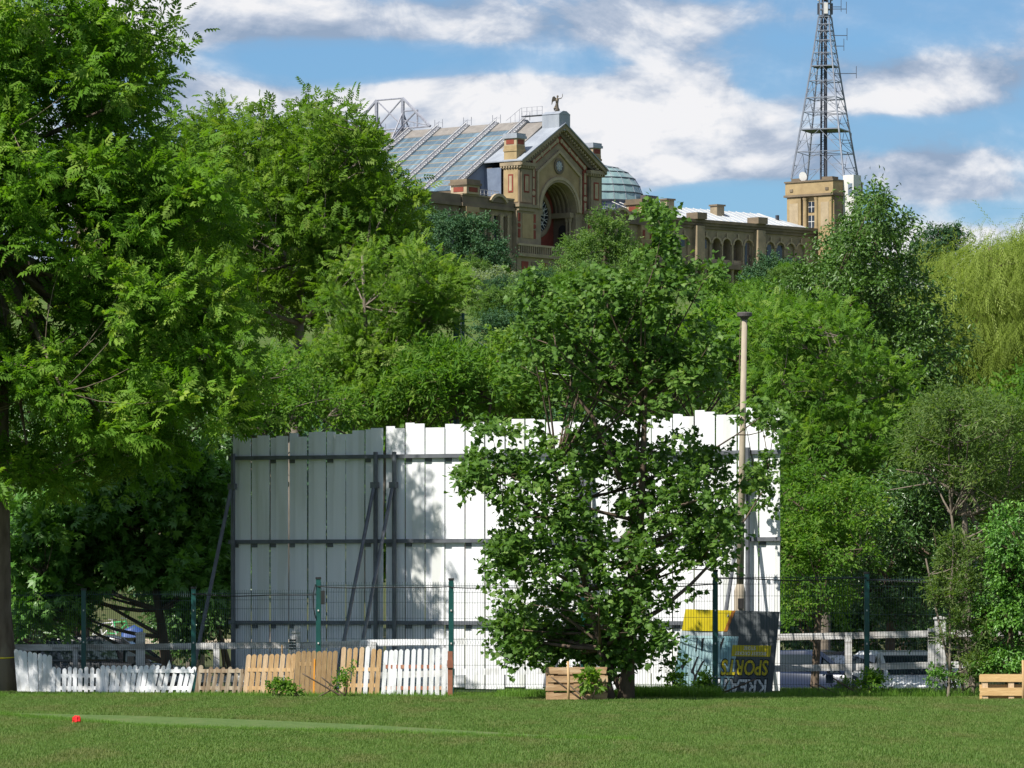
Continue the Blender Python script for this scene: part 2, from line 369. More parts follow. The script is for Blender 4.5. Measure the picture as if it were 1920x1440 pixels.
# front wall with the great arch cut through: left and right halves meet at the crown
def arch_half(sg, R0, zs, outer, name, m, y0, y1):
    a = arc(0, zs, R0, math.pi / 2, 0, 12)
    poly = [(x * sg, z) for x, z in a] + [(sg * x, z) for x, z in outer]
    if sg < 0: poly = poly[::-1]
    return MB().prism(poly, y0, y1).build(name, m, hall)
for sg in (-1, 1):
    arch_half(sg, 5.05, 72.4, [(5.05, 64.0), (8.4, 64.0), (8.4, 82.2), (0, 87.0)], 'front_wall', 'stone_buff', 0, 1.2)
    # arch ring, two proud mouldings
    for r0, r1, y0, m in ((5.05, 5.45, -.30, 'stone_buff'), (5.45, 6.0, -.45, 'stone_pale')):
        a = [(sg * x, z) for x, z in arc(0, 72.4, r0, math.pi / 2, 0, 12)]; b = [(sg * x, z) for x, z in arc(0, 72.4, r1, 0, math.pi / 2, 12)]
        poly = a + b
        if sg < 0: poly = poly[::-1]
        MB().prism(poly, y0, -.003).build('arch_moulding', m, hall)
    # house shaped yellow field and its pale moulding
    field = [(6.0, 72.4)] + [(x, z) for x, z in arc(0, 72.4, 6.0, 0, math.pi / 2, 12)][1:] + [(0, 82.6), (5.75, 78.9), (6.0, 78.7)]
    poly = [(sg * x, z) for x, z in field]
    if sg < 0: poly = poly[::-1]
    MB().prism(poly, -.06, -.002).build('brick_field', 'brick_yellow', hall)
    poly = [(sg * x, z) for x, z in [(6.02, 72.4), (6.5, 72.4), (6.5, 79.0), (0, 83.2), (0, 82.65), (6.02, 78.75)]]
    if sg < 0: poly = poly[::-1]
    MB().prism(poly, -.35, -.004).build('field_moulding', 'stone_pale', hall)
    # red vertical strip and raking strip with pale panels
    x0, x1 = sorted((sg * 6.95, sg * 8.05))
    st = bx('red_strip', 'brick_red', hall, x0, x1, -.25, -.001, 72.3, 80.0)
    for z0, z1 in ((72.6, 74.3), (75.7, 77.6), (77.9, 79.6)): bx('strip_panel', 'stone_pale', st, x0 + .28, x1 - .28, -.31, -.251, z0, z1)
    MB().lathe([(.45, 0), (.45, .06)], 14).build('strip_roundel', 'stone_pale', st).matrix_local = Matrix.Translation((sg * 7.5, -.25, 75.0)) @ Matrix.Rotation(R(90), 4, 'X')
    th = math.atan2(4.75, 7.5)
    rk = MB().prism([(0, 85.75), (sg * 8.05, 80.75), (sg * 8.05, 79.55), (0, 84.55)][::-sg], -.25, -.001).build('red_strip', 'brick_red', hall)
    for k in range(7):
        f = (k + .55) / 7.2; cx, cz = sg * 8.05 * f, 85.15 - 5.0 * f
        if k % 2 == 0:
            MB().lathe([(.42, 0), (.42, .06)], 12).build('strip_roundel', 'stone_pale', rk).matrix_local = Matrix.Translation((cx, -.25, cz)) @ Matrix.Rotation(R(90), 4, 'X')
        else:
            hw = .78; sl = 5.0 / 8.05
            MB().prism([(cx - hw, cz + sg * hw * sl - .3), (cx + hw, cz - sg * hw * sl - .3), (cx + hw, cz - sg * hw * sl + .3), (cx - hw, cz + sg * hw * sl + .3)], -.31, -.251).build('strip_panel', 'stone_pale', rk)
    # pediment band and raking cornice with dentils
    MB().prism([(0, 87.0), (sg * 11.6, 80.3), (sg * 11.6, 79.6), (sg * 8.06, 80.75), (0, 85.76)][::-sg], -.5, 1.0).build('pediment_band', 'stone_dark', hall)
    MB().prism([(0, ZA), (sg * HWD, ZE + .1), (sg * HWD, ZE - .55), (0, ZA - .75)][::-sg], -1.5, -.5).build('raking_cornice', 'stone_buff', hall)
    dn = MB()
    for k in range(20):
        f = (k + .5) / 20; cx, cz = sg * HWD * f, ZA - 1.0 - 7.45 * f; dn.box(cx - .16, cx + .16, -1.1, -.501, cz - .22, cz + .14)
    tag(dn.build('dentils', 'stone_pale', hall), kind='stuff')
    # lead covered pediment roof
    MB().prism([(0, ZA + .25), (sg * (HWD + .2), ZE + .3), (sg * (HWD + .2), ZE + .1), (0, ZA + .02)][::-sg], -1.7, 8.2).build('pediment_roof', 'lead_sheet', hall)
    # corner pier: shaft, framed panel, cornice
    p0, p1 = sorted((sg * 8.3, sg * 12.0))
    bx('pier', 'stone_dark', hall, p0, p1, -.6, 3.0, 64.2, 79.9)
    pf = bx('pier_face', 'stone_buff', hall, p0 + .35, p1 - .35, -.72, -.601, 73.2, 79.0)
    c = sg * 10.15
    bx('panel_frame', 'brick_red', pf, c - .75, c + .75, -.78, -.721, 74.9, 78.1); bx('panel_field', 'stone_pale', pf, c - .45, c + .45, -.84, -.781, 75.2, 77.8)
    MB().box(p0 - .5, p1 + .5, -1.3, 3.4, 79.55, 80.15).box(p0 - .2, p1 + .2, -.95, 3.15, 79.1, 79.55).build('pier_cornice', 'stone_buff', hall)
    dn = MB()
    for k in range(7): dn.box(p0 - .3 + k * .65, p0 - .02 + k * .65, -1.2, -.96, 79.25, 79.549)
    for k in range(7): dn.box(p0 - .45, p0 - .21, -.6 + k * .6, -.3 + k * .6, 79.25, 79.549)
    tag(dn.build('dentils', 'stone_pale', hall), kind='stuff')
    # impost cornice and lower storey pier
    MB().box(p0 - 1.2, p1 + .6, -1.5, 3.2, 72.25, 72.8).box(p0 - .9, p1 + .3, -1.2, 3.1, 71.6, 72.25).build('impost_cornice', 'stone_buff', hall)
    lp = bx('lower_pier', 'stone_buff', hall, p0 - 1.2, p1 + .2, -.9, 2.9, 64.2, 71.6)
    bx('brick_panel', 'brick_yellow', lp, c - 1.5, c + 1.7, -.98, -.901, 66.9, 71.2)
    for q in (c - 2.35, c + 2.05):
        for z0, z1 in ((66.9, 68.4), (69.7, 71.2)): bx('red_inlay', 'brick_red', lp, q - .3, q + .3, -.99, -.901, z0, z1)
        MB().lathe([(.42, 0), (.42, .08)], 12).build('red_roundel', 'brick_red', lp).matrix_local = Matrix.Translation((q, -.9, 69.05)) @ Matrix.Rotation(R(90), 4, 'X')
    # turret above the pier
    tx0, tx1 = sorted((sg * 9.9, sg * 12.3))
    tu = MB().box(tx0, tx1, -.2, 2.6, 80.15, 83.1).box(tx0 - .12, tx1 + .12, -.32, 2.72, 82.1, 82.5).build('turret', 'brick_yellow', hall)
    MB().box(tx0 - .25, tx1 + .25, -.45, 2.85, 84.35, 84.8).box(tx0 - .1, tx1 + .1, -.3, 2.7, 84.8, 85.25).build('turret_cap', 'lead_sheet', tu)
    bx('turret_neck', 'stone_pale', tu, tx0 + .02, tx1 - .02, -.18, 2.58, 83.1, 84.35)
    bx('red_inlay', 'brick_red', tu, tx0 + .35, tx1 - .35, -.24, -.181, 83.35, 84.15)
    bx('red_inlay', 'brick_red', tu, tx0 - .04, tx0 + .019, .4, 2.1, 83.35, 84.15)
# west face of the porch pier: the sun's brightness put into yellow brick, panel
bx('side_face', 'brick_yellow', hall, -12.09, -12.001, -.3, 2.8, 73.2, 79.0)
bx('side_panel_frame', 'brick_red', hall, -12.16, -12.091, .7, 1.8, 74.9, 78.1); bx('side_panel_field', 'stone_pale', hall, -12.23, -12.161, .95, 1.55, 75.2, 77.8)
# oculus
oc = MB().lathe([(.95, -.2), (.95, .12), (1.4, .12), (1.4, -.2)], 24).build('oculus', 'stone_dark', hall)
oc.matrix_local = Matrix.Translation((0, -.15, 80.3)) @ Matrix.Rotation(R(90), 4, 'X')
MB().lathe([(.94, 0), (.94, .04)], 20).build('oculus_glass', 'wall_blue_grey', oc)
tr = MB()
for k in range(8):
    a = math.pi * k / 4; tr.bar((0, 0, .07), (.9 * math.cos(a), .9 * math.sin(a), .07), .07)
    tr.tube([(.55 * math.cos(a) + .2 * math.cos(b), .55 * math.sin(a) + .2 * math.sin(b), .08) for b in np.linspace(0, 6.3, 7)], .04, 4)
tr.build('tracery', 'clad_white', oc)
# deep porch: barrel vault, back wall, rose window, side walls with door and columns
vt = MB(); nA = 14
for y in (1.2, 5.0):
    for x, z in arc(0, 72.4, 5.06, 0, math.pi, nA): vt.v.append((x, y, z))
for k in range(nA): vt.f.append((k, k + 1, k + 1 + nA + 1, k + nA + 1))
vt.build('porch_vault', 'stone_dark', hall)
for k in range(4):
    a = [(x, z) for x, z in arc(0, 72.4, 5.05, 0, math.pi, 14)]; b = [(x, z) for x, z in arc(0, 72.4, 4.8, math.pi, 0, 14)]
    MB().prism(a + b, 1.3 + k * .95, 1.6 + k * .95).build('vault_rib', 'stone_buff', hall)
bx('porch_back_wall', 'brick_red', hall, -6, 6, 5.0, 5.6, 64.2, 78)
ro = MB().lathe([(3.3, -.05), (3.3, .35), (3.75, .45), (4.15, .3), (4.15, -.05)], 36).build('rose_window', 'stone_buff', hall)
ro.matrix_local = Matrix.Translation((0, 5.0, 72.0)) @ Matrix.Rotation(R(90), 4, 'X')
MB().lathe([(3.29, 0), (3.29, .08)], 36).build('rose_glass', 'window_dark', ro)
tr = MB()
for k in range(16):
    a = math.pi * k / 8; tr.bar((.5 * math.cos(a), .5 * math.sin(a), .14), (3.25 * math.cos(a), 3.25 * math.sin(a), .14), .14)
    a2 = a + math.pi / 8; tr.bar((2.2 * math.cos(a), 2.2 * math.sin(a), .15), (2.2 * math.cos(a2), 2.2 * math.sin(a2), .15), .13)
    tr.bar((2.2 * math.cos(a), 2.2 * math.sin(a), .15), (3.2 * math.cos(a + .2), 3.2 * math.sin(a + .2), .15), .1)
    tr.bar((1.1 * math.cos(a), 1.1 * math.sin(a), .15), (1.1 * math.cos(a2), 1.1 * math.sin(a2), .15), .12)
tr.build('tracery', 'clad_white', ro)
for sg in (-1, 1):
    x0, x1 = sorted((sg * 5.055, sg * 6.0))
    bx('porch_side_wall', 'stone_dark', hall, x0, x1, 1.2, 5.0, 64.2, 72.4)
    w = sg * 5.05
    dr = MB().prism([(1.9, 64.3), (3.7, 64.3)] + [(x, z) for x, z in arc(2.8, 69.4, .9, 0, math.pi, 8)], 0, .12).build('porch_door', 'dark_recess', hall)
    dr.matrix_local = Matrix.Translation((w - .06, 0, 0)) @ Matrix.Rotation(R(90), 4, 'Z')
    for y in (.9, 1.6):
        MB().lathe([(.34, 64.2), (.34, 64.9), (.26, 65.1), (.24, 70.6), (.34, 70.9), (.4, 71.5)], 10, (sg * 4.55, y, 0)).build('column', 'stone_buff', hall)
    bx('impost_block', 'stone_buff', hall, *sorted((sg * 4.0, sg * 5.06)), .4, 5.0, 71.5, 72.4)
# balcony and base storey
MB().box(-13.5, 13.5, -1.6, 3, 63.6, 64.2).build('balcony_floor', 'stone_buff', hall)
MB().box(-13.4, 13.4, -1.5, -1.2, 65.5, 65.85).build('balcony_rail', 'stone_pale', hall)
bl = MB()
for k in range(44): bl.box(-13.2 + k * .61, -12.95 + k * .61, -1.47, -1.23, 64.2, 65.5)
tag(bl.build('balusters', 'stone_buff', hall), kind='stuff')
bx('base_wall', 'stone_buff', hall, -13.2, 13.2, -1.0, 3, TERR - 3, 63.6)
for k, x in enumerate(np.linspace(-11, 11, 9)):
    bx('base_panel', 'brick_red' if k % 2 == 0 else 'stone_dark', hall, x - .95, x + .95, -1.1, -1.001, 61.3, 62.8)
bx('base_band', 'brick_red', hall, -13.25, 13.25, -1.06, -1.001, 60.5, 60.95)
for x in (-8.5, -3, 3, 8.5): bx('base_window', 'wall_blue_grey', hall, x - .9, x + .9, -1.08, -1.001, 58, 60.2)
# statue plinth on the apex
MB().box(-1.6, 1.6, -1.4, 2.4, 86.6, 89.4).build('plinth', 'lead_sheet', hall)
MB().prism([(-1.7, 89.4), (1.7, 89.4), (.5, 90.0), (-.5, 90.0)], -1.45, 2.45).build('plinth_cap', 'lead_sheet', hall)
# porch body behind the pediment
bx('porch_body', 'stone_dark', hall, -11.9, 11.9, 5.6, 8.0, 64.2, 79.5)
bx('porch_flank', 'wall_blue_grey', hall, -11.98, -11.901, 3.5, 8.0, 66, 79.4)
# brown felt roof between the pediment and the glazing
for sg in (-1, 1):
    MB().prism([(0, 88.45), (sg * 8.5, 82.9), (sg * 8.5, 82.5), (0, 88.0)][::-sg], 2.6, 7.0).build('felt_roof', 'roof_felt', hall)
# the long glazed roof of the hall
RZ, EZ, EW = 88.6, 75.1, 21.0
SL = (RZ - EZ) / EW
def roofz(s): return RZ - SL * abs(s)
end = MB().prism([(-EW + .2, 66), (-EW + .2, EZ - .3), (0, RZ - .4), (EW - .2, EZ - .3), (EW - .2, 66)], 7.1, 7.5).build('end_wall', 'wall_blue_grey', hall)
for x in (-19, -17.2, -15.4, -13.6): bx('end_window', 'window_dark', end, x - .5, x + .5, 7.02, 7.099, 73.5, 76.2)
glass_mats = [mat('roof_glass_%s' % k, c, tuple(v * .8 for v in c), .28, .8, stretch=(.25, 3, .25), spec=.6, lo=.4, hi=.6, c3=tuple(min(1, v * 1.5) for v in c)).name for k, c in (('blue', (.085, .13, .165)), ('grey', (.10, .145, .175)), ('pale', (.13, .18, .21)))]
ribs = [7.3 + 6.65 * k for k in range(14)]
rng = random.Random(3)
for k, y in enumerate(ribs):
    for sg in (-1, 1):
        r = MB().prism([(0, RZ + .35), (sg * EW, EZ + .35), (sg * EW, EZ - .1), (0, RZ - .1)][::-sg], y - .45, y + .45).build('roof_rib', 'rib_paint', hall)
        if sg < 0:
            MB().prism([(0, RZ + .75), (-EW, EZ + .75), (-EW, EZ + .36), (0, RZ + .36)], y + .25, y + .45).build('rib_kerb', 'rib_paint', r)
            st = MB()
            for q in range(40):
                s_ = -EW * (q + .5) / 40; st.box(s_ - .12, s_ + .12, y - .35, y + .2, roofz(s_) + .36, roofz(s_) + .52)
            tag(st.build('steps', 'steel_truss', r), kind='stuff')
            h = MB(); h.bar((-.3, y - .42, RZ + 1.3), (-EW + .3, y - .42, EZ + 1.5), .05)
            for q in range(11):
                s_ = -EW * (q + .3) / 11; h.bar((s_, y - .42, roofz(s_) + .3), (s_, y - .42, roofz(s_) + 1.3), .05)
            h.build('handrail', 'steel_truss', r)
            g = MB()
            for q in (-.9, .9): g.bar((0, y + q, RZ + .2), (0, y + q, RZ + 1.7), .08)
            g.bar((0, y - .9, RZ + 1.1), (0, y + .9, RZ + 1.1), .06); g.build('ridge_guard', 'steel_truss', r)
    if k < len(ribs) - 1:
        y0, y1 = y + .46, ribs[k + 1] - .46
        for sg in (-1, 1):
            MB().prism([(0, RZ + .1), (sg * 2.4, roofz(2.4) + .1), (sg * 2.4, roofz(2.4) - .1), (0, RZ - .1)][::-sg], y0, y1).build('ridge_panel', 'roof_felt', hall)
        rows = 12 if k < 7 else 1
        for q in range(rows):
            s0 = 2.4 + (EW - 2.4) * q / rows; s1 = 2.4 + (EW - 2.4) * (q + 1) / rows
            MB().prism([(-s0, roofz(s0) - .02), (-s1 + .03, roofz(s1 - .03) - .02), (-s1 + .03, roofz(s1 - .03) - .12), (-s0, roofz(s0) - .12)], y0, y1).build('glass_panel', rng.choice(glass_mats), hall)
            if q: MB().prism([(-s0 - .05, roofz(s0 + .05) + .03), (-s0 + .05, roofz(s0 - .05) + .03), (-s0 + .05, roofz(s0 - .05) - .05), (-s0 - .05, roofz(s0 + .05) - .05)][::-1], y0, y1).build('glazing_bar', 'stone_buff', hall)
        MB().prism([(2.4, roofz(2.4) - .02), (EW, EZ - .02), (EW, EZ - .12), (2.4, roofz(2.4) - .12)][::-1], y0, y1).build('glass_panel', glass_mats[0], hall)
bx('hall_wall', 'stone_dark', hall, -EW, EW, 7.5, 94, TERR - 3, EZ - .2)
# walkway with rails up to the plinth
wk = MB().box(-1.2, -.2, 2.6, 7.4, 89.4, 89.55).build('walkway', 'mast_dark', hall)
h = MB()
for q in range(5): h.bar((-1.2, 2.7 + q * 1.15, 89.5), (-1.2, 2.7 + q * 1.15, 91.0), .06)
h.bar((-1.2, 2.6, 91.0), (-1.2, 7.4, 91.0), .06); h.bar((-1.2, 2.6, 90.3), (-1.2, 7.4, 90.3), .05); h.bar((-1.2, 7.4, 91.0), (-1.6, 10.5, 88.9), .06)
for q in range(3): h.bar((-1.2, 7.8 + q, 88.4), (-1.2, 7.8 + q, 90.7 - q * .6), .05)
h.build('walkway_rail', 'steel_truss', wk)
# ridge trusses of steel tube
def truss(y0):
    t = MB(); a, b, e = y0 + 6.4, y0 + 12.6, y0 + 19; zt = 94.7; zb = RZ + .6
    def tb(p, q, r=.2): t.tube([p, q], r, 6)
    tb((0, a, zt), (0, a, zb - .6), .34); tb((0, b, zt), (0, b, zb - .6), .34); tb((0, a, zt), (0, b, zt), .15)
    tb((0, a, zt), (0, y0, zb), .28); tb((0, b, zt), (0, e, zb), .28); tb((0, y0, zb), (0, e, zb), .15)
    tb((0, y0 + 3, zb), (0, y0 + 3, zb + 3.2), .16); tb((0, y0 + 3, zb + 3.1), (0, a, zb + .6), .18); tb((0, y0 + 3, zb + 3.1), (0, a, zb + 3.1), .12)
    tb((0, a, zb + 1.5), (0, y0 + .4, zb + .2), .1); tb((0, e - 3, zb), (0, e - 3, zb + 3.2), .16); tb((0, e - 3, zb + 3.1), (0, b, zb + .6), .18)
    tb((0, a, zt), (0, b, zb + .4), .15); tb((0, b, zt), (0, a, zb + .4), .15)
    for y in (a, b):
        for x in (-3.2, 3.2): tb((x, y, roofz(x) + .2), (0, y, zb + .4), .3); tb((x, y, roofz(x) + .4), (0, y, zb + 3.0), .16)
    t.build('ridge_truss', 'steel_truss', hall)
truss(29.2); truss(75.0)

# flanking blocks with segmental pediment, windows, parapet and corner turret, west and east of the entrance
def flank(sg, name, label):
    e = F.empty(name, label, 'building')
    x_in, x_out = 13.3, 27.5
    def xr(a, b): return sorted((sg * a, sg * b))
    # wall from pieces round three tall windows
    wins = [(15.6, .55), (18.0, .85), (20.4, .55)]
    edges = [x_in] + [v for c, h in wins for v in (c - h, c + h)] + [x_out]
    for k in range(0, len(edges), 2): bx('wall', 'stone_buff', e, *xr(edges[k], edges[k + 1]), 0, 1.0, 64.0, 71.4)
    for c, h in wins:
        a0, a1 = xr(c - h, c + h)
        bx('wall', 'stone_buff', e, a0, a1, 0, 1.0, 64.0, 65.8); bx('lintel', 'stone_buff', e, a0, a1, 0, 1.0, 70.4, 71.4)
        w = bx('window', 'window_dark', e, a0, a1, .5, .6, 65.8, 70.4)
        fr = MB(); fr.box(a0, a1, .42, .499, 67.9, 68.05).box((a0 + a1) / 2 - .05, (a0 + a1) / 2 + .05, .40, .498, 65.8, 70.4); fr.build('glazing_bar', 'steel_truss', w)
        for q in (a0 - .28, a1 + .28): MB().lathe([(.3, 65.6), (.22, 65.9), (.2, 70.2), (.3, 70.6)], 8, (q, -.25, 0)).build('column', 'stone_pale', e)
    MB().box(*xr(x_in, x_out + .5), -.7, 1.0, 71.4, 72.0).box(*xr(x_in, x_out + .3), -.4, 1.0, 72.0, 73.3).build('parapet', 'stone_dark', e)
    bx('coping', 'stone_buff', e, *xr(x_in, x_out + .4), -.55, 1.0, 73.3, 73.6)
    a = arc(sg * 18.0, 71.2, 3.0, R(35), R(145), 10); b = arc(sg * 18.0, 71.2, 2.5, R(145), R(35), 10)
    MB().prism(a + b, -.95, -.42).build('segmental_pediment', 'stone_pale', e)
    MB().prism(arc(sg * 18.0, 71.2, 2.5, R(35), R(145), 10), -.6, -.41).build('pediment_field', 'stone_dark', e)
    t0, t1 = xr(23.6, 27.2)
    p = bx('corner_pier', 'brick_yellow', e, t0, t1, -.85, 2.4, 62, 71.39)
    for c in (t0 + .7, t1 - .7):
        for z in (66.5, 69): bx('red_inlay', 'brick_red', p, c - .35, c + .35, -.92, -.851, z, z + 1.5)
    tu = bx('turret', 'stone_pale', e, t0, t1, -.9, 2.6, 73.6, 75.1)
    MB().box(t0 - .3, t1 + .3, -1.2, 2.9, 75.1, 75.5).box(t0 - .1, t1 + .1, -1.0, 2.7, 75.5, 76.1).build('turret_cap', 'stone_dark', tu)
    bx('red_inlay', 'brick_red', tu, t0 + .6, t1 - .6, -.96, -.901, 73.95, 74.75); bx('red_inlay', 'brick_red', tu, t0 - .06, t0 - .001, -.2, 2.0, 73.95, 74.75)
    bx('base_wall', 'stone_buff', e, *xr(x_in, x_out + .2), -.9, 1.0, TERR - 3, 64.0)
    for c in (15.6, 18, 20.4, 24, 26): bx('base_panel', 'brick_red', e, sg * c - .7, sg * c + .7, -1.0, -.901, 60.5, 62.5)
    rl = MB()
    for q in range(14): rl.bar((sg * (14 + q), 2.5, 73.0), (sg * (14 + q), 2.5, 75.0), .07)
    rl.bar((sg * 14, 2.5, 75.0), (sg * 27, 2.5, 75.0), .07); rl.bar((sg * 14, 2.5, 74.3), (sg * 27, 2.5, 74.3), .06); rl.build('roof_rail', 'clad_white', e)
    bx('block_roof', 'roof_felt', e, *xr(x_in, x_out), 1.0, 20 if sg > 0 else 7, 72.6, 72.9)
    return e
flank(-1, 'palace_flank', 'stone flank of the palace hall below the glazed roof, with segmental pediment')
flank(1, 'palace_flank', 'stone flank of the palace hall below the glass dome')
# west wing running on towards the left, seen through the trees
ww = F.empty('palace_wing', 'long west wing of the palace partly hidden behind ash trees', 'building')
bx('wall', 'stone_dark', ww, -110, -28.1, 0, 1.2, TERR - 3, 71.4); MB().box(-110, -28.1, -.5, 1.0, 71.4, 72.0).box(-110, -28.1, -.3, 1.0, 72.0, 73.4).build('parapet', 'stone_dark', ww)
for k in range(18):
    x = -31 - k * 4.4
    a = MB().prism([(x - 1.1, 64), (x + 1.1, 64)] + arc(x, 68.5, 1.1, 0, math.pi, 8), -.15, -.001).build('window', 'window_dark', ww)
    bx('brick_panel', 'brick_red', ww, x - 2.9, x - 1.5, -.1, -.001, 62, 66)
bx('wing_roof', 'roof_white', ww, -110, -28.1, 1.2, 14, 72.4, 72.8)
bx('wing_body', 'stone_dark', ww, -109.9, -28.2, 1.2, 13.9, TERR - 3, 72.4)

# glazed dome east of the hall
Yd = 905.0
dm = empty('glass_dome', (Xof(1128, Yd), Yd, Zof(380, Yd)), R(52), 'curved glass dome of pale green panes behind the palace flank', 'dome')
prof = [(8.1, 0), (7.75, 1.55), (7.2, 3.0), (6.3, 4.4), (5.0, 5.6), (3.2, 6.5), (1.0, 7.0)]
NS = 20
mat('dome_glass', (.20, .29, .28), (.14, .22, .23), .25, .9, spec=.6, stretch=(1, 1, .3), c3=(.28, .37, .35))
for i in range(len(prof) - 1):
    (r0, z0), (r1, z1) = prof[i], prof[i + 1]
    for k in range(NS):
        a0, a1 = 2 * math.pi * (k + .03) / NS, 2 * math.pi * (k + .97) / NS
        am = (a0 + a1) / 2
        if math.sin(am) > .75: continue
        MB().add([(r0 * math.cos(a0), r0 * math.sin(a0), z0), (r0 * math.cos(a1), r0 * math.sin(a1), z0), (r1 * math.cos(a1), r1 * math.sin(a1), z1 - .1), (r1 * math.cos(a0), r1 * math.sin(a0), z1 - .1)], [(0, 1, 2, 3)]).build('glass_panel', 'dome_glass', dm)
    MB().lathe([(r1 + .12, z1 - .14), (r1 + .12, z1 + .02), (r1 - .1, z1 + .02)], 40).build('dome_ring', 'mast_dark', dm)
rb = MB()
for k in range(NS): rb.tube([(r * math.cos(2 * math.pi * k / NS), r * math.sin(2 * math.pi * k / NS), z) for r, z in prof], .045, 4)
tag(rb.build('dome_ribs', 'lead_sheet', dm), kind='stuff')
MB().lathe([(7.7, -9), (7.7, -.02), (6, -.02)], 32).build('drum', 'wall_blue_grey', dm); MB().lathe([(8.3, -.3), (8.3, .02), (7.6, .02)], 32).build('gutter', 'mast_dark', dm)
rc = bx('roof_plant', 'lamp_cap', dm, 1.5, 5.5, -9.2, -8.0, -1.0, 1.1)

# ---------------------------------------------------------------- east wing with arcades
E = Frame(1212, 871, 43)
ew = E.empty('palace_wing', 'long east wing of the palace with arcade and white metal roof', 'building')
def ec(px, py, d=0): return E.fp(px, py, d)
s_end = ec(1530, 430)[0]
zc = ec(1300, 411)[1]          # cornice top
zb = ec(1370, 497)[1]          # balcony level
bays = []                       # (px, kind)
spec = [(1221, 'dark'), (1242, 'dark'), (1262, 'small'), (1282, 'small'), (1323, 'small'), (1343, 'dark'), (1362, 'dark'), (1383, 'dark'), (1403, 'tall'), (1444, 'tall'), (1463, 'square'), (1482, 'blind'), (1501, 'blind')]
sp_c = [ec(p, 450)[0] for p, _ in spec]
hw = 1.05; z_sp = zc - 4.2      # springing of the arches
AR = z_sp + hw
# wall of pieces: below balcony, piers between arches, spandrels above
edges = [-.5]
for c in sp_c: edges += [c - hw, c + hw]
edges += [s_end]
for k in range(0, len(edges), 2):
    if edges[k + 1] > edges[k]: bx('wall_pier', 'stone_buff', ew, edges[k], edges[k + 1], 0, 1.4, zb, AR)
bx('upper_wall', 'stone_buff', ew, -.5, s_end, 0, 1.4, AR, zc - 1.6)
for c, (pp, kd) in zip(sp_c, spec):
    for sg in (-1, 1):
        poly = [(c + sg * x, z) for x, z in [(hw, z_sp)] + [(q, w_) for q, w_ in arc(0, z_sp, hw, 0, math.pi / 2, 6)][1:] + [(hw, AR)]]
        MB().prism(poly[::sg], 0, 1.4).build('spandrel', 'stone_buff', ew)
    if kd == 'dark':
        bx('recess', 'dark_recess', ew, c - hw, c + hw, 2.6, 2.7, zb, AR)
        MB().lathe([(.2, zb), (.16, zb + .4), (.15, z_sp - .4), (.24, z_sp)], 8, (c + hw + .2, -.3, 0)).build('column', 'stone_pale', ew)
        bx('parapet_panel', 'stone_pale', ew, c - hw, c + hw, .1, .3, zb, zb + .9)
    else:
        bx('infill', 'stone_buff', ew, c - hw, c + hw, .35, .6, zb, AR)
        if kd == 'small': w = (c - .5, c + .5, AR - 2.0, AR - .4)
        elif kd == 'tall': w = (c - .55, c + .55, AR - 3.0, AR - .5)
        elif kd == 'square': w = (c - .8, c + .8, AR - 3.2, AR - .5)
        else: w = None
        if w: bx('window', 'window_dark', ew, w[0], w[1], .25, .349, w[2], w[3])
        if kd in ('square', 'blind', 'tall'): 
            q = bx('window', 'window_dark', ew, c - .75, c + .75, .2, .349, zb + .3, zb + 2.1)
            bx('glazing_bar', 'stone_pale', q, c - .04, c + .04, .15, .199, zb + .3, zb + 2.1)
    a = arc(c, z_sp, hw + .32, 0, math.pi, 10); b = arc(c, z_sp, hw, math.pi, 0, 10)
    MB().prism(a + b, -.2, -.002).build('arch_moulding', 'stone_pale', ew)
    bx('keystone', 'stone_pale', ew, c - .16, c + .16, -.3, -.201, AR, AR + 1.0)
MB().box(-.5, s_end, -.9, 1.4, zc - .55, zc).box(-.5, s_end, -.6, 1.4, zc - 1.05, zc - .55).box(-.5, s_end, -.3, 1.4, zc - 1.6, zc - 1.05).build('cornice', 'stone_dark', ew)
for px in (1306, 1420):
    c = ec(px, 410)[0]
    bx('buttress', 'stone_buff', ew, c - 1.0, c + 1.0, -1.2, -.001, zb, zc - 1.2); bx('buttress_cap', 'stone_dark', ew, c - 1.25, c + 1.25, -1.5, 1.4, zc + .001, zc + 1.2)
bx('balcony', 'stone_dark', ew, -.5, s_end, -1.4, .8, zb - .9, zb - .001)
bx('ground_wall', 'stone_dark', ew, -.5, s_end, 2.0, 3.0, TERR - 3, zb - .9)
for k in range(22):
    c = .5 + k * 2.35
    if c < s_end: MB().lathe([(.32, TERR - 2.5), (.26, TERR), (.24, zb - 1.6), (.36, zb - .9)], 8, (c, -.6, 0)).build('column', 'stone_pale', ew)
# roof: front slope, ridge, hipped far end
r0, r1 = ec(1215, 385, -9)[0] - 1, ec(1423, 402, -9)[0]
zr = ec(1300, 391, -9)[1]
MB().add([(-.5, 1.0, zc + .1), (s_end, 1.0, zc + .1), (r1, 9, zr), (r0, 9, zr), (s_end, 17, zc + .1), (-.5, 17, zc + .1)], [(0, 1, 2, 3), (1, 4, 2), (3, 2, 4, 5), (0, 3, 5)]).build('roof', 'roof_white', ew)
sm = MB()
for k in range(26):
    x = k * 1.9
    if x < s_end - 4:
        xt = min(x, r1 - .2); sm.bar((x, 1.0, zc + .16), (xt, 8.9, zr + .06), .1)
tag(sm.build('roof_seams', 'clad_white', ew), kind='stuff')
bx('attic', 'stone_dark', ew, -.5, s_end - .5, 1.4, 16, TERR - 3, zc + .05)
for px, y0, y1 in ((1250, 373, 392), (1344, 384, 399)):
    c, z1 = ec(px, y0, -6); _, z0 = ec(px, y1, -6)
    ch = bx('chimney', 'stone_buff', ew, c - .95, c + .95, 5, 6.8, z0 - 1, z1 - .3); bx('chimney_cap', 'stone_dark', ch, c - 1.15, c + 1.15, 4.8, 7.0, z1 - .3, z1)
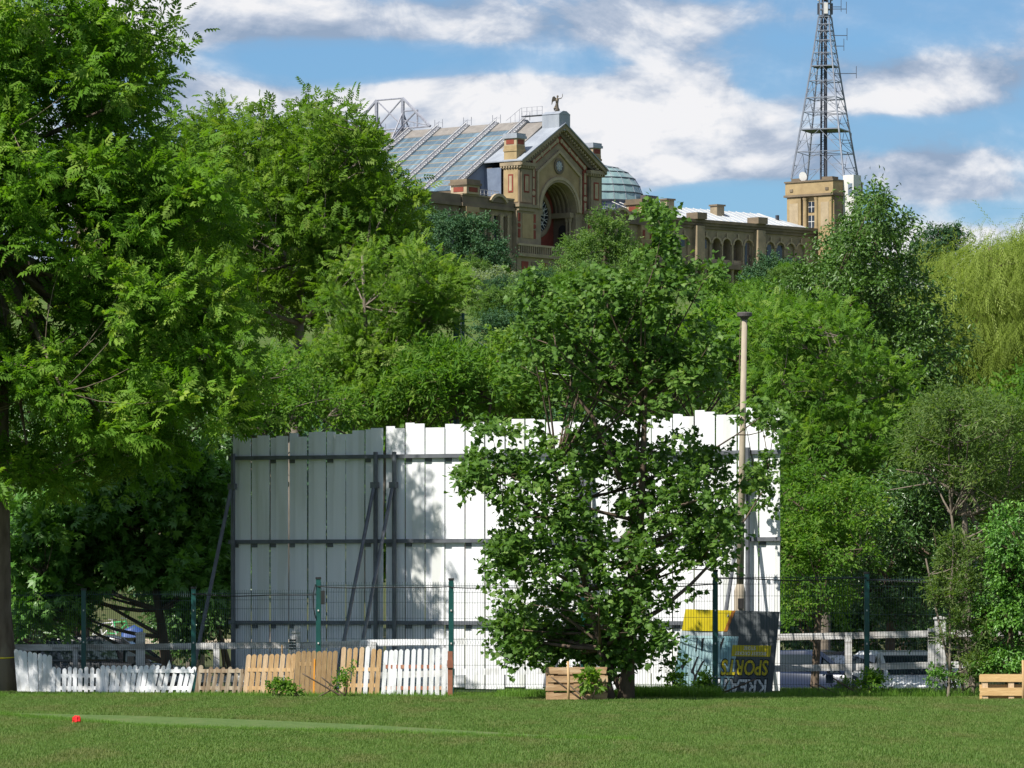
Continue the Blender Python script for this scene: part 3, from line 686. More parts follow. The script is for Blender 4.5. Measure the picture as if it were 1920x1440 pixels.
c, z1 = ec(1452, 404, -6); bx('vent', 'mast_dark', ew, c - .25, c + .25, 5, 5.5, z1 - 2, z1)

# ---------------------------------------------------------------- corner tower and mast
T = Frame(1473, 905, -38)
tw = T.empty('corner_tower', 'square yellow brick corner tower under the lattice mast', 'tower')
wT = T.fp(1560, 338)[0]; zt = T.fp(1473, 344)[1]
d0 = 10.0
def zt_(py): return T.fp(1515, py)[1]
bx('tower_shaft', 'brick_yellow', tw, 0, wT, .6, d0, 60, zt - .01)
bx('parapet_band', 'brick_yellow', tw, -.15, wT + .15, .1, d0 + .1, zt_(366), zt)
bx('tower_cornice', 'stone_dark', tw, -.35, wT + .35, -.2, d0 + .3, zt_(368), zt_(364))
bx('coping', 'stone_dark', tw, -.3, wT + .3, -.1, d0 + .2, zt, zt + .3)
for a, b in ((.25, 3.4), (wT - 3.2, wT - .2)):
    p = bx('corner_pilaster', 'brick_yellow', tw, a, b, .1, .599, 60, zt_(369)); bx('pilaster_panel', 'stone_pale', p, a + .6, b - .6, .04, .099, zt_(425), zt_(380))
for c in (4.3, 6.9): MB().lathe([(.5, zt_(430)), (.42, zt_(425)), (.4, zt_(377)), (.55, zt_(371))], 10, (c, .25, 0)).build('column', 'brick_yellow', tw)
for z0, z1 in ((zt_(398), zt_(378)), (zt_(427), zt_(404))):
    w = bx('window', 'window_dark', tw, 4.85, 6.4, .5, .599, z0, z1); bx('glazing_bar', 'clad_white', w, 5.58, 5.68, .44, .499, z0, z1); bx('transom', 'clad_white', w, 4.85, 6.4, .445, .4985, (z0 + z1) / 2 - .05, (z0 + z1) / 2 + .05)
for c in (3.75, 7.5): bx('slit', 'dark_recess', tw, c - .25, c + .25, .5, .599, zt_(427), zt_(376))
for c in (1.3, wT - 1.2): bx('vent_block', 'stone_dark', tw, c - .35, c + .35, -.05, .099, zt_(358), zt_(353))
bx('side_face', 'stone_dark', tw, wT + .001, wT + .1, .7, d0 - .2, 60, zt_(369))  # side turned from the sun: its shade put into the darker colour
for a, b in ((.6, 2.6), (wT - 3.0, wT - .6)): bx('roof_block', 'stone_dark', tw, a, b, 1, 3, zt + .3, zt + .9)
lb = bx('lift_block', 'clad_white', tw, wT + .12, wT + 2.5, 3.5, 6.0, 60, zt + 1.2); bx('lift_vent', 'wall_blue_grey', lb, wT + 1.3, wT + 2.2, 3.42, 3.499, zt - 2.6, zt - .4)
dsh = MB().lathe([(0, 0), (.5, .08), (.9, .3)], 14).build('satellite_dish', 'clad_white', tw); dsh.matrix_local = Matrix.Translation((3.6, .8, zt + 1.2)) @ Matrix.Rotation(R(100), 4, 'X')
MB().bar((3.6, 1.0, zt), (3.6, 1.0, zt + 1.2), .12).build('dish_stand', 'mast_steel', tw)

Ym = 911.0
mz0 = Zof(338, Ym)
ms = empty('radio_mast', (Xof(1547, Ym), Ym, mz0), R(-20), 'tall tapering steel lattice radio mast standing on the corner tower', 'mast')
def mz(py): return (338 - py) / FPX * Ym
HT = mz(32)
def corner(k, z):
    f = max(0, min(1, z / HT)); r = (7.3 * (1 - f) ** 1.08 + 1.45 * f)
    a = math.pi / 4 + k * math.pi / 2; return (r * math.cos(a), r * math.sin(a), z)
levels = [0] + [mz(p) for p in (287, 245, 212, 185, 153, 125, 100, 76, 58, 46, 32)]
for k in range(4): MB().tube([corner(k, z) for z in levels], [.20 - .09 * i / len(levels) for i in range(len(levels))], 5).build('leg', 'mast_steel', ms)
for i, z in enumerate(levels[1:], 1):
    q = MB()
    for k in range(4): q.bar(corner(k, z), corner((k + 1) % 4, z), .18 if i in (2, 4, 6) else .11)
    q.bar(corner(0, z), corner(2, z), .1); q.bar(corner(1, z), corner(3, z), .1)
    q.build('ring_frame', 'mast_steel', ms)
for i in range(len(levels) - 1):
    z0, z1 = levels[i], levels[i + 1]; q = MB(); zm = (z0 + z1) / 2
    for k in range(4):
        a0, b0, a1, b1 = (Vector(corner(k, z0)), Vector(corner((k + 1) % 4, z0)), Vector(corner(k, z1)), Vector(corner((k + 1) % 4, z1)))
        m1 = (a1 + b1) / 2; q.bar(a0, m1, .085); q.bar(b0, m1, .085)
        if i < 7:
            am, bm = Vector(corner(k, zm)), Vector(corner((k + 1) % 4, zm)); q.bar(am, (a0 + m1) / 2, .08); q.bar(bm, (b0 + m1) / 2, .08)
            q.bar((a0 + m1) / 2, a0.lerp(a1, .25), .06); q.bar((b0 + m1) / 2, b0.lerp(b1, .25), .06)
    q.build('bracing', 'mast_steel', ms)
for x, y, r in ((-.9, .2, .2), (.3, -.3, .24), (-.4, .9, .14)): MB().tube([(x, y, 0), (x * .7, y * .7, HT)], r, 6).build('feeder_duct', 'mast_dark', ms)
lad = MB(); 
for k in range(70): lad.bar((-1.0, .15, .3 + k * HT / 71), (.3, -.25, .3 + k * HT / 71), .06)
tag(lad.build('ladder_rungs', 'mast_dark', ms), kind='stuff')
cg = MB()
for k in range(8):
    a = k * math.pi / 4; cg.tube([(1.15 * math.cos(a), 1.15 * math.sin(a), HT), (1.1 * math.cos(a), 1.1 * math.sin(a), HT + 14)], .12, 5)
for k in range(12): cg.lathe([(1.2, HT + .2 + k * 1.15), (1.2, HT + .34 + k * 1.15)], 8)
cg.build('antenna_cage', 'mast_steel', ms)
for k in range(4):
    for j in range(4):
        a = k * math.pi / 2 + .4
        MB().box(1.2, 1.45, -.35, .35, HT + .5 + j * 2.6, HT + 2.6 + j * 2.6).build('panel_antenna', 'clad_white' if (k + j) % 2 else 'mast_dark', ms).rotation_euler = (0, 0, a)
for py, s, l in ((18, 1, 3.2), (68, 1, 3.0), (88, 1, 2.2), (140, 1, 4.0), (266, 1, 1.6), (14, 1, 2.2)):
    z = mz(py); x = Vector(corner(3, z)); d = Vector((math.cos(R(20)), math.sin(R(20)), 0))
    x = Vector((max(x.x, 1.0), x.y * .5, z)); q = MB(); q.bar(x, x + d * l, .12); q.bar(x + d * l + Vector((0, 0, -.9)), x + d * l + Vector((0, 0, 1.4)), .09); q.build('side_aerial', 'mast_dark', ms)
for zp in (mz(125), mz(245)):
    q = MB(); r = corner(0, zp)[0]; q.box(-r * .95, r * .95, -r * .95, r * .95, zp + .02, zp + .14); q.build('platform', 'mast_dark', ms)

# ---------------------------------------------------------------- winged statue on the plinth
sb = F.o + Vector((F.c * 0 - F.s * .3, F.s * 0 + F.c * .3, 89.98))
stt = empty('winged_statue', sb, R(20), 'bronze winged figure with raised arm on the gable plinth', 'statue')
b = MB()
b.tube([(0, 0, -.05), (.05, 0, .35), (-.05, 0, .9), (0, 0, 1.45), (0, 0, 1.75), (.02, -.02, 2.2), (.04, -.03, 2.42), (.05, -.04, 2.52), (.08, -.05, 2.62), (.09, -.05, 2.78), (.08, -.05, 2.92)],
       [.42, .36, .34, .24, .28, .32, .16, .1, .17, .19, .06], 9)
b.tube([(.15, -.05, 2.3), (.55, -.12, 2.35), (.85, -.1, 2.45), (.98, -.1, 2.75), (1.0, -.1, 3.2)], [.1, .09, .075, .06, .04], 6)
b.tube([(-.15, -.05, 2.3), (-.32, -.15, 1.95), (-.2, -.25, 1.6)], [.1, .08, .06], 6)
b.tube([(-.2, .05, .9), (-.5, .1, .55), (-.45, .1, .2)], [.22, .16, .12], 6); b.tube([(.2, .0, .6), (.42, 0, .35), (.35, 0, .02)], [.15, .12, .1], 6)
b.build('body', 'bronze', stt, True)
for s_, off in ((-1, 0), (1, .25)):
    wg = [(-.1, 2.35), (-.55, 2.75), (-.85, 2.55), (-.98, 2.0), (-1.02, 1.2), (-.9, 1.35), (-.8, 1.75), (-.55, 1.85), (-.2, 1.95)]
    MB().prism([(x + off * .4, z) for x, z in wg], .12 + .12 * s_, .2 + .12 * s_).build('wing', 'bronze', stt)
# ---------------------------------------------------------------- sight screens
SN = Frame(1463, 92.5, -20)           # x runs along the screen from its right end (negative to the left), y into it
def sx_(px): return SN.fp(px, 900)[0]
def sight_screen(px0, px1, label, pitch, top, braces, rng):
    x0, x1 = sx_(px0), sx_(px1)
    o = SN.o + Vector((SN.c * x0, SN.s * x0, 0))
    e = empty('sight_screen', o, SN.yaw, label, 'sight screen', 'boarded sight screens')
    Wd = x1 - x0; n = round(Wd / pitch); p = Wd / n
    for k in range(n):
        xb = k * p
        def tz(j): return top(px0 + (px1 - px0) * (k + j) / n) + rng.uniform(-.06, .07)
        z0 = .05 + rng.uniform(0, .05)
        bw = p * .46; tl = rng.uniform(-.008, .008)
        h = tz(.2)
        MB().hexa([(xb + .008, .03, z0), (xb + bw, .03, z0), (xb + bw, .052, z0), (xb + .008, .052, z0), (xb + .008 + tl, .03, h), (xb + bw + tl, .03, h), (xb + bw + tl, .052, h), (xb + .008 + tl, .052, h)]).build('board', 'screen_white_back', e)
        h = tz(.7)
        MB().hexa([(xb + p * .36, 0, z0), (xb + p - .009, 0, z0), (xb + p - .009, .024, z0), (xb + p * .36, .024, z0), (xb + p * .36 - tl, 0, h), (xb + p - .009 - tl, 0, h), (xb + p - .009 - tl, .024, h), (xb + p * .36 - tl, .024, h)]).build('board', 'screen_white', e)
    for z in (1.36, 2.98, 4.66):
        bx('rail', 'frame_steel', e, -.05, Wd + .02, -.07, -.003, z - .038, z + .038)
        for k in range(n):
            if rng.random() < .75: bx('batten', 'frame_steel', e, k * p + .02, k * p + p * .34, -.004, .029, z - .11, z - .039)
    for px, col in braces:
        xp = SN.fp(px, 1000)[0] - x0; zt = 4.75
        MB().tube([(xp, -.11, .05), (xp, -.11, zt)], .045, 8).build('post', 'frame_steel', e)
        MB().tube([(xp - .02, -.13, 4.1), (xp - .06, -2.1, .12)], .04, 8).build('brace', 'frame_steel', e)
        bx('clamp', 'frame_steel', e, xp - .08, xp + .06, -.2, -.05, 4.03, 4.15)
rng = random.Random(11)
def topA(px): return Zof(np.interp(px, [435, 560, 720], [818, 814, 806]), 95.9)
def topB(px): return Zof(np.interp(px, [722, 760, 1100, 1463], [804, 799, 786, 768]), np.interp(px, [722, 1463], [95.3, 92.5]))
sight_screen(435, 719, 'white boarded sight screen section shaded by the ash tree', .43, topA, [(441, 0), (708, 0)], rng)
sight_screen(722, 1098, 'white boarded sight screen section behind the sycamore trunk', .43, topB, [(743, 0), (1094, 0)], rng)
sight_screen(1101, 1463, 'white boarded sight screen section behind the lamp column', .43, topB, [(1108, 0), (1405, 0)], rng)

# ---------------------------------------------------------------- green mesh fence
posts = [(-75, 95.6, 1112, 1300), (157, 94.0, 1104, 1300), (363, 92.4, 1101, 1302), (597, 91.0, 1083, 1303), (846, 90.3, 1085, 1305), (1094, 90.0, 1080, 1305), (1341, 89.8, 1069, 1306), (1625, 89.5, 1073, 1306), (1905, 89.3, 1076, 1306)]
fe = empty('mesh_fence', (Xof(846, 90.3), 90.3, 0), 0, 'dark green welded mesh fence with square posts along the field', 'fence')
fo = fe.location
for px, Y, yt, yb in posts:
    x = Xof(px, Y) - fo.x; y = Y - fo.y; zt = Zof(yt, Y)
    w = .045
    p = MB().box(x - w, x + w, y - w, y + w, -.1, zt - .03).build('post', 'fence_green', fe)
    MB().box(x - w - .008, x + w + .008, y - w - .008, y + w + .008, zt - .03, zt + .01).build('post_cap', 'cable_black', p)
    for k in range(3): bx('clip', 'clad_white', p, x - .012, x + .012, y - w - .02, y - w - .001, .35 + k * .62, .38 + k * .62)
panel_top = [1110, 1108, 1106, 1091, 1092, 1088, 1076, 1080]
for k in range(len(posts) - 1):
    a, b = posts[k], posts[k + 1]
    A = Vector((Xof(a[0], a[1]) - fo.x, a[1] - fo.y, 0)); B = Vector((Xof(b[0], b[1]) - fo.x, b[1] - fo.y, 0))
    d = (B - A); Ln = d.length; d.normalize(); nrm = Vector((d.y, -d.x, 0))
    zt = Zof(panel_top[k], (a[1] + b[1]) / 2); zl = .06
    nv = int(Ln / .05); wm = MB()
    folds = [zt - .13, (zt) * .47, .16]
    zz = [zl]
    for f in sorted(folds): zz += [f - .05, f, f + .05]
    zz += [zt]
    for q in range(1, nv):
        base_ = A + d * (Ln * q / nv)
        pts_ = []
        for z in zz:
            off = .035 if any(abs(z - f) < 1e-6 for f in folds) else 0
            pts_.append(base_ + nrm * off + d * off * .55 + Vector((0, 0, z)))
        wm.tube(pts_, .0040, 3, False)
    hz = sorted([zl + .02, zt - .06] + [f + q for f in folds for q in (-.06, .06)] + [zt * .68, zt * .27, zt * .82])
    for z in hz: wm.tube([A + Vector((0, 0, z)), B + Vector((0, 0, z))], .004, 3, False)
    tag(wm.build('wire_panel', 'fence_wire', fe), kind='stuff')
    sag = [A.lerp(B, t) + nrm * .05 + Vector((0, 0, zt - .085 - .03 * math.sin(math.pi * t) + .012 * math.sin(9 * t + k))) for t in np.linspace(0, 1, 9)]
    if k >= 2: MB().tube(sag, .011, 5).build('cable', 'cable_black', fe)
px, Y = 597, 91.0
x = Xof(px, Y) - fo.x; y = Y - fo.y
MB().box(x + .046, x + .12, y - .07, y + .03, 1.72, 1.98).build('junction_box', 'cable_black', fe)
MB().tube([(x - .05, y - .06, 2.1), (x - .1, y - .07, 1.9), (x - .09, y - .07, 1.65), (x - .05, y - .06, 1.45)], .012, 5).build('cable_loop', 'cable_black', fe)

# ---------------------------------------------------------------- post and rail fence behind it
def rY(px): return float(np.interp(px, [-100, 0, 555, 1460, 1950], [94.9, 94.7, 93.2, 91.4, 91.0]))
rf = empty('rail_fence', (0, 92.5, 0), 0, 'weathered timber post and rail fence behind the green mesh', 'fence')
rl = rf.location
def rp(px, py, dy=0): 
    Y = rY(px); return Vector((Xof(px, Y), Y + dy, Zof(py, Y))) - rl
def rail(px0, py0, px1, py1, h=.125, m='rail_wood'):
    MB().bar(rp(px0, py0), rp(px1, py1), .04, h).build('rail', m, rf)
for a, b, m in (((-60, 1214), (142, 1214), 'rail_wood'), ((142, 1214), (264, 1213), 'rail_wood'), ((264, 1213), (406, 1211), 'rail_wood'), ((406, 1211), (555, 1210), 'rail_wood'), ((555, 1210), (700, 1207), 'rail_wood'),
                ((655, 1206), (842, 1203), 'paint_white'), ((842, 1203), (990, 1200), 'paint_white'), ((990, 1200), (1140, 1198), 'paint_white'), ((1140, 1198), (1290, 1197), 'paint_white'), ((1290, 1197), (1440, 1196), 'paint_white'),
                ((1440, 1195), (1590, 1192), 'rail_wood'), ((1590, 1192), (1755, 1188), 'rail_wood'), ((1755, 1188), (1960, 1185), 'rail_wood')):
    rail(*a, *b, .125, m)
for a, b, m in (((-60, 1275), (264, 1274), 'rail_wood'), ((264, 1274), (555, 1272), 'rail_wood'), ((555, 1272), (842, 1262), 'rail_wood'), ((842, 1260), (1140, 1257), 'paint_white'), ((1140, 1257), (1440, 1254), 'paint_white'),
                ((1440, 1254), (1590, 1251), 'rail_wood'), ((1590, 1251), (1755, 1247), 'rail_wood'), ((1755, 1247), (1960, 1244), 'rail_wood')):
    rail(*a, *b, .125, m)
def rpost(px, py, w, cap=False, m='rail_wood'):
    c = rp(px, py, -.075); p = MB().box(c.x - w, c.x + w, c.y - w * .6, c.y + .05, -.1, c.z).build('post', m, rf)
    if cap: MB().prism([(c.x - w - .02, c.z), (c.x + w + .02, c.z), (c.x + w + .02, c.z + .03), (c.x, c.z + .06), (c.x - w - .02, c.z + .03)], c.y - w * .6 - .02, c.y + .07).build('post_cap', m, p)
    return c
for a in ((142, 1213, .05), (264, 1190, .085, True), (406, 1205, .06), (555, 1187, .085, True), (700, 1203, .05), (842, 1196, .05, False, 'paint_white'), (1290, 1192, .05, False, 'paint_white'), (1440, 1190, .05), (1590, 1186, .065), (1762, 1161, .105, True)): rpost(*a)
for px, py in ((1745, 1178), (549, 1192)):     # striped reflector boxes fixed to the gate posts
    c = rp(px, py, -.13); q = MB().box(c.x - .06, c.x + .06, c.y - .03, c.y + .06, c.z - 1.1, c.z).build('gate_post', 'rail_wood', rf)
    for k in range(4): bx('black_stripe', 'sign_black', q, c.x - .061, c.x + .061, c.y - .036, c.y - .031, c.z - .1 - k * .055, c.z - .07 - k * .055)
bx('post_lamp', 'clad_white', rf, *[v for v in (rp(557, 1187).x - .05, rp(557, 1187).x + .06, rp(557, 1187).y - .1, rp(557, 1187).y + .02, rp(557, 1187).z + .06, rp(557, 1187).z + .14)])

# ---------------------------------------------------------------- picket panels, each leaning as it stands
def pY(px): return 93.6 - (px - 28) / 810 * 4.25
def picket_panel(label, items, rails, w, bottom, rail_m, rng, name='picket_panel'):
    c = items[len(items) // 2][0]; Y = pY(c)
    e = empty(name, (Xof(c, Y), Y, 0), 0, label, 'picket fence', 'picket panels along the boundary')
    ol = e.location
    for it in items:
        pt, yt, pb, m = it[:4]; ww = (it[4] if len(it) > 4 else w) * rng.uniform(.92, 1.06); pointed = len(it) > 5
        Y = pY(pb); s = Y / FPX; xt = Xof(pt, Y) - ol.x; xb = Xof(pb, Y) - ol.x; zt = Zof(yt, Y); zb = -.04
        h = ww * s / 2; y = Y - ol.y + rng.uniform(-.008, .008)
        dz = zt - zb
        def at(z, off): return (xb + (xt - xb) * (z - zb) / dz + off, z)
        if pointed: poly = [at(zb, -h), at(zb, h), at(zt - .12, h), at(zt, -h * .3), at(zt - .16, -h)]
        else: poly = [at(zb, -h), at(zb, h), at(zt - h * .8, h), at(zt - h * .3, h * .72), at(zt, h * .2), at(zt, -h * .25), at(zt - h * .35, -h * .75), at(zt - h * .9, -h)]
        MB().prism(poly, y - .011, y + .011).build('picket', m, e)
    a, b = items[0], items[-1]
    for yr in rails:
        f = (yr - bottom) / (min(i[1] for i in items) - bottom)
        xa = a[2] + (a[0] - a[2]) * f - 3; xb = b[2] + (b[0] - b[2]) * f + 3
        Ya, Yb = pY(xa) + .034, pY(xb) + .034
        MB().bar(P(xa, yr, Ya) - ol, P(xb, yr, Yb) - ol, .03, .07).build('rail', rail_m, e)
    return e
rng = random.Random(21)
Wt, TA, TD, PL, WE = 'paint_white', 'wood_tan', 'wood_tan_dark', 'wood_pale', 'wood_weathered'
picket_panel('tall white picket panel beside the ash trunk, tops stepping down', [(x, 1217 + k * 1.6, x + 7 - k * .9, Wt) for k, x in enumerate((30, 38, 46, 56, 65, 75, 84, 93))], (1235, 1280), 8.6, 1299, Wt, rng)
picket_panel('low white picket panel next to the tall white one', [(x, 1250 + (k % 3) * 1.5, x - 1, Wt) for k, x in enumerate((101, 110, 121, 131, 141, 151, 162, 173, 184))], (1267, 1290), 7.6, 1300, Wt, rng)
picket_panel('white picket panel with a splintered pointed picket', [(x, 1247 + (k % 2), x - 3 - k * .9, Wt, 8.5) for k, x in enumerate((193, 202, 213, 223, 234, 244, 254, 265, 275))] + [(287, 1246, 276, Wt, 11), (296, 1247, 284, Wt, 8), (307, 1248, 294, Wt, 8), (319, 1237, 305, Wt, 8, 1), (331, 1250, 318, Wt, 8), (344, 1250, 332, Wt, 8), (355, 1250, 342, Wt, 8), (365, 1250, 352, Wt, 8)], (1258, 1290), 8, 1301, Wt, rng)
picket_panel('low weathered brown picket panel between white and tan panels', [(377, 1247, 368, WE, 10), (387, 1255, 380, WE, 4), (396, 1250, 387, WE), (407, 1251, 398, WE), (419, 1251, 410, WE), (432, 1250, 423, WE), (445, 1252, 437, WE), (455, 1254, 448, WE)], (1258, 1290), 8, 1303, WE, rng)
picket_panel('fresh tan picket panel with gaps between pickets', [(x, 1227 - k * .2, x - 8, TA if k % 3 else PL) for k, x in enumerate((467, 477, 488, 499, 510, 520, 531, 542, 551))], (1256, 1290), 8.6, 1304, TA, rng)
picket_panel('dark tan panel of close set pickets with an orange sliver', [(x, 1221 - (k % 2), x - 5, TD if k != 3 else 'wood_tan_dark', 9.2) for k, x in enumerate((560, 570, 579.5, 589, 599, 609, 619, 629))] + [(590, 1235, 588, 'wood_orange', 3)], (1245, 1290), 9, 1304, TD, rng)
picket_panel('tan picket panel with one white picket', [(645, 1213, 639, PL), (656, 1215, 650, TA), (667, 1214, 661, TA), (679, 1213, 673, PL), (690, 1212, 684, Wt), (701, 1216, 695, TA), (712, 1217, 706, TA)], (1255, 1285), 8.2, 1306, TA, rng)
picket_panel('bright white picket panel ending at the red brown post', [(x, 1219 - k * .5, x - 6 + k * .45, Wt) for k, x in enumerate((724, 734, 742, 752, 764, 776, 787, 799, 810, 821, 833))], (1250, 1290), 8.4, 1307, 'wood_red_brown', rng)
Y = 89.2
e = empty('fence_post', (Xof(844, Y), Y, 0), 0, 'short red brown timber post at the end of the pickets', 'post')
MB().box(-.045, .045, -.045, .045, -.1, Zof(1221, Y)).build('shaft', 'wood_red_brown', e); MB().box(-.055, .055, -.07, -.046, Zof(1252, Y), Zof(1238, Y)).build('rail_stub', 'wood_red_brown', e)
Y = 91.6
o = MB().tube([(0, 0, -.1), (.02, 0, Zof(1209, Y))], [.02, .016], 6).build('stake', 'wood_tan'); o.location = (Xof(527, Y), Y, 0); tag(o, 'thin wooden stake behind the tan pickets', 'stake')

# ---------------------------------------------------------------- pallets with stakes
def pallet(px0, px1, py0, py1, Y, label, m, open_):
    s = Y / FPX; w = (px1 - px0) * s; h = (py1 - py0) * s
    e = empty('wooden_pallet', (Xof((px0 + px1) / 2, Y), Y, Zof(py1, Y)), R(2), label, 'pallet', 'pallets stood on edge at the boundary')
    e.rotation_euler = (R(-7), 0, R(2)); rg = random.Random(int(px0))
    n = 2 if open_ else 4
    for k in range(n):
        bh = h / n * (.52 if open_ else .72); z = h * (k + .5) / n + (h * .0)
        if open_: z = h * (.34 if k == 0 else .83); bh = h * .27
        MB().hexa([(-w / 2 + rg.uniform(-.02, .02), -.02, z - bh / 2), (w / 2 + rg.uniform(-.02, .02), -.02, z - bh / 2 + rg.uniform(-.01, .01)), (w / 2, 0, z - bh / 2), (-w / 2, 0, z - bh / 2),
                   (-w / 2, -.02, z + bh / 2), (w / 2 + rg.uniform(-.02, .02), -.02, z + bh / 2 + rg.uniform(-.01, .01)), (w / 2, 0, z + bh / 2), (-w / 2, 0, z + bh / 2)]).build('slat', m, e)
    for c in (-w * .42, 0, w * .42): MB().box(c - .05, c + .05, .001, .09, 0, h * (.98 if not open_ else .95)).build('bearer', 'wood_pale' if open_ else m, e)
    for k in range(3):
        z = h * (k + .5) / 3; MB().box(-w / 2, w / 2, .091, .111, z - .06, z + .06).build('back_slat', m, e)
    if open_: MB().box(-w / 2, w / 2, -.02, 0, 0, h * .08).build('slat', m, e)
    return e
pallet(1024, 1138, 1249, 1314, 85.2, 'brown wooden pallet stood on edge in front of the sycamore trunk', 'pallet_wood', False)
pallet(1838, 1955, 1262, 1315, 86.2, 'pale fresh wooden pallet stood on edge beside the ivy bush', 'pallet_fresh', True)
for px, Y, y0, l in ((1065, 84.9, 1240, 'yellow wooden stake in front of the brown pallet'), (1918, 86.0, 1238, 'pale wooden stake in front of the fresh pallet')):
    z = Zof(y0, Y); o = MB().tube([(0, 0, -.2), (.01, 0, z * .5), (0, 0, z)], [.026, .025, .023], 8).build('stake', 'wood_tan', None, True); o.location = (Xof(px, Y), Y, 0); tag(o, l, 'stake')

# ---------------------------------------------------------------- the upside down advertising board
Ys = 90.5
TL, TR, BR, BL = P(1285, 1142, Ys + .12), P(1462, 1147, Ys + .12), P(1447, 1307, Ys - .1), P(1257, 1306, Ys - .1)
ob = P(1352, 1306, Ys - .1)
sg_ = empty('advertising_board', (ob.x, ob.y, 0), 0, 'upside down advertising board with yellow and white lettering behind the mesh', 'sign')
C0 = Vector((ob.x, ob.y, 0))
def bd(u, v, off=0.0):     # u 0..1 left to right, v 0..1 bottom to top
    p = BL.lerp(BR, u).lerp(TL.lerp(TR, u), v); p = p - C0
    p.y += .12 * math.sin(math.pi * u) - off; return p
def sheet(name, m, u0, u1, v0, v1, off, parent, nu=10, nv=4, th=None):
    q = MB(); 
    for j in range(nv + 1):
        for i in range(nu + 1): q.v.append(tuple(bd(u0 + (u1 - u0) * i / nu, v0 + (v1 - v0) * j / nv, off)))
    for j in range(nv):
        for i in range(nu): k = j * (nu + 1) + i; q.f.append((k, k + 1, k + nu + 2, k + nu + 1))
    o = q.build(name, m, parent, True)
    if th: md = o.modifiers.new('thick', 'SOLIDIFY'); md.thickness = th; md.offset = 1 if False else -1
    return o
def sheet_poly(name, m, pts, off, parent):
    return MB().add([bd(u, v, off) for u, v in pts], [tuple(range(len(pts)))]).build(name, m, parent)
panel = sheet('panel', 'sign_grey', 0.0, 1.0, 0, 1, 0, sg_, 12, 6)
back = sheet('panel_back', 'sign_black', 0.0, 1.0, 0, 1, -.02, sg_, 12, 6)
ed = MB()
ring = [bd(i / 12, 0) for i in range(13)] + [bd(1, j / 6) for j in range(1, 7)] + [bd(1 - i / 12, 1) for i in range(1, 13)] + [bd(0, 1 - j / 6) for j in range(1, 6)]
ring2 = [p + Vector((0, .02, 0)) for p in ring]; nn = len(ring)
ed.add(ring + ring2, [(i, (i + 1) % nn, (i + 1) % nn + nn, i + nn) for i in range(nn)]).build('edge', 'sign_black', sg_)
sheet('picture_print', 'sign_picture', 0.0, .60, 0.0, .70, .004, panel, 8, 5)
sheet('pale_band', 'sign_pale', 0.0, .44, .70, .755, .005, panel)
yl = sheet_poly('yellow_panel', 'sign_yellow', [(0.0, .755), (.44, .755), (.50, 1.0), (0.0, 1.0)], .006, panel)
# polygon follows the bow through two extra strips
sheet_poly('orange_stripe', 'sign_orange', [(.44, .755), (.475, .755), (.535, 1.0), (.50, 1.0)], .007, panel)
sheet('yellow_strip', 'sign_yellow', .55, .945, .47, .60, .008, panel)
def word(txt, name, m, u0, u1, v0, v1, off, parent, fat=0.0):
    c = bpy.data.curves.new('word', 'FONT'); c.body = txt; c.size = 1.0; c.offset = fat; c.resolution_u = 3
    to = bpy.data.objects.new('word', c); COL.objects.link(to)
    bpy.context.view_layer.update()
    dg = bpy.context.evaluated_depsgraph_get(); me = bpy.data.meshes.new_from_object(to.evaluated_get(dg)); bpy.data.objects.remove(to); bpy.data.curves.remove(c)
    co = np.array([v.co[:] for v in me.vertices]); mn, mxx = co.min(0), co.max(0)
    for v in me.vertices:
        a = (v.co.x - mn[0]) / (mxx[0] - mn[0]); b_ = (v.co.y - mn[1]) / (mxx[1] - mn[1])
        v.co = bd(u1 - (u1 - u0) * a, v1 - (v1 - v0) * b_, off)      # turned by half a circle: the board stands on its head
    me.materials.clear(); me.materials.append(MATS[m]); me.name = name
    return link(name, me, parent)
word('SPORTS', 'lettering_outline', 'sign_black', .455, .945, .235, .445, .010, panel, .06); word('SPORTS', 'lettering', 'sign_yellow', .465, .935, .25, .43, .014, panel, .022)
word('KREATIV', 'lettering_outline', 'sign_black', .335, .945, .012, .222, .0095, panel, .06); word('KREATIV', 'lettering', 'sign_white', .345, .935, .025, .205, .0135, panel, .018)
word('BIGGEST CRICKET', 'lettering', 'sign_white', .585, .90, .485, .525, .012, panel, .01); word('STORE', 'lettering', 'sign_white', .67, .79, .545, .588, .012, panel, .01)
word('KREATIVSPORTS.COM', 'lettering', 'sign_black', .08, .36, .93, .965, .010, panel, .01); word('INFO@KREATIVSPORTS.COM', 'lettering', 'sign_black', .06, .36, .825, .85, .010, panel, .005)
def ringpts(cu, cv, ru, rv, n=14): return [(cu + ru * math.cos(2 * math.pi * k / n), cv + rv * math.sin(2 * math.pi * k / n)) for k in range(n)]
sheet_poly('round_emblem', 'sign_black', ringpts(.455, .945, .018, .035), .011, panel); sheet_poly('emblem_core', 'sign_white', ringpts(.455, .945, .009, .018), .013, panel)
for pts_ in ([(.16, .28), (.20, .45), (.22, .47), (.19, .30), (.21, .25), (.26, .40), (.29, .43), (.27, .37), (.235, .27), (.22, .14), (.20, .14), (.20, .25)],
             [(.16, .09), (.30, .20), (.31, .19), (.17, .07)], [(.17, .68), (.18, .68), (.19, .52), (.175, .52)], [(.22, .66), (.245, .68), (.25, .53), (.235, .52)], [(.05, .35), (.10, .42), (.11, .40), (.07, .30)], [(.42, .6), (.44, .68), (.455, .68), (.435, .52)]):
    sheet_poly('player_figure', 'sign_black', pts_, .009, panel)

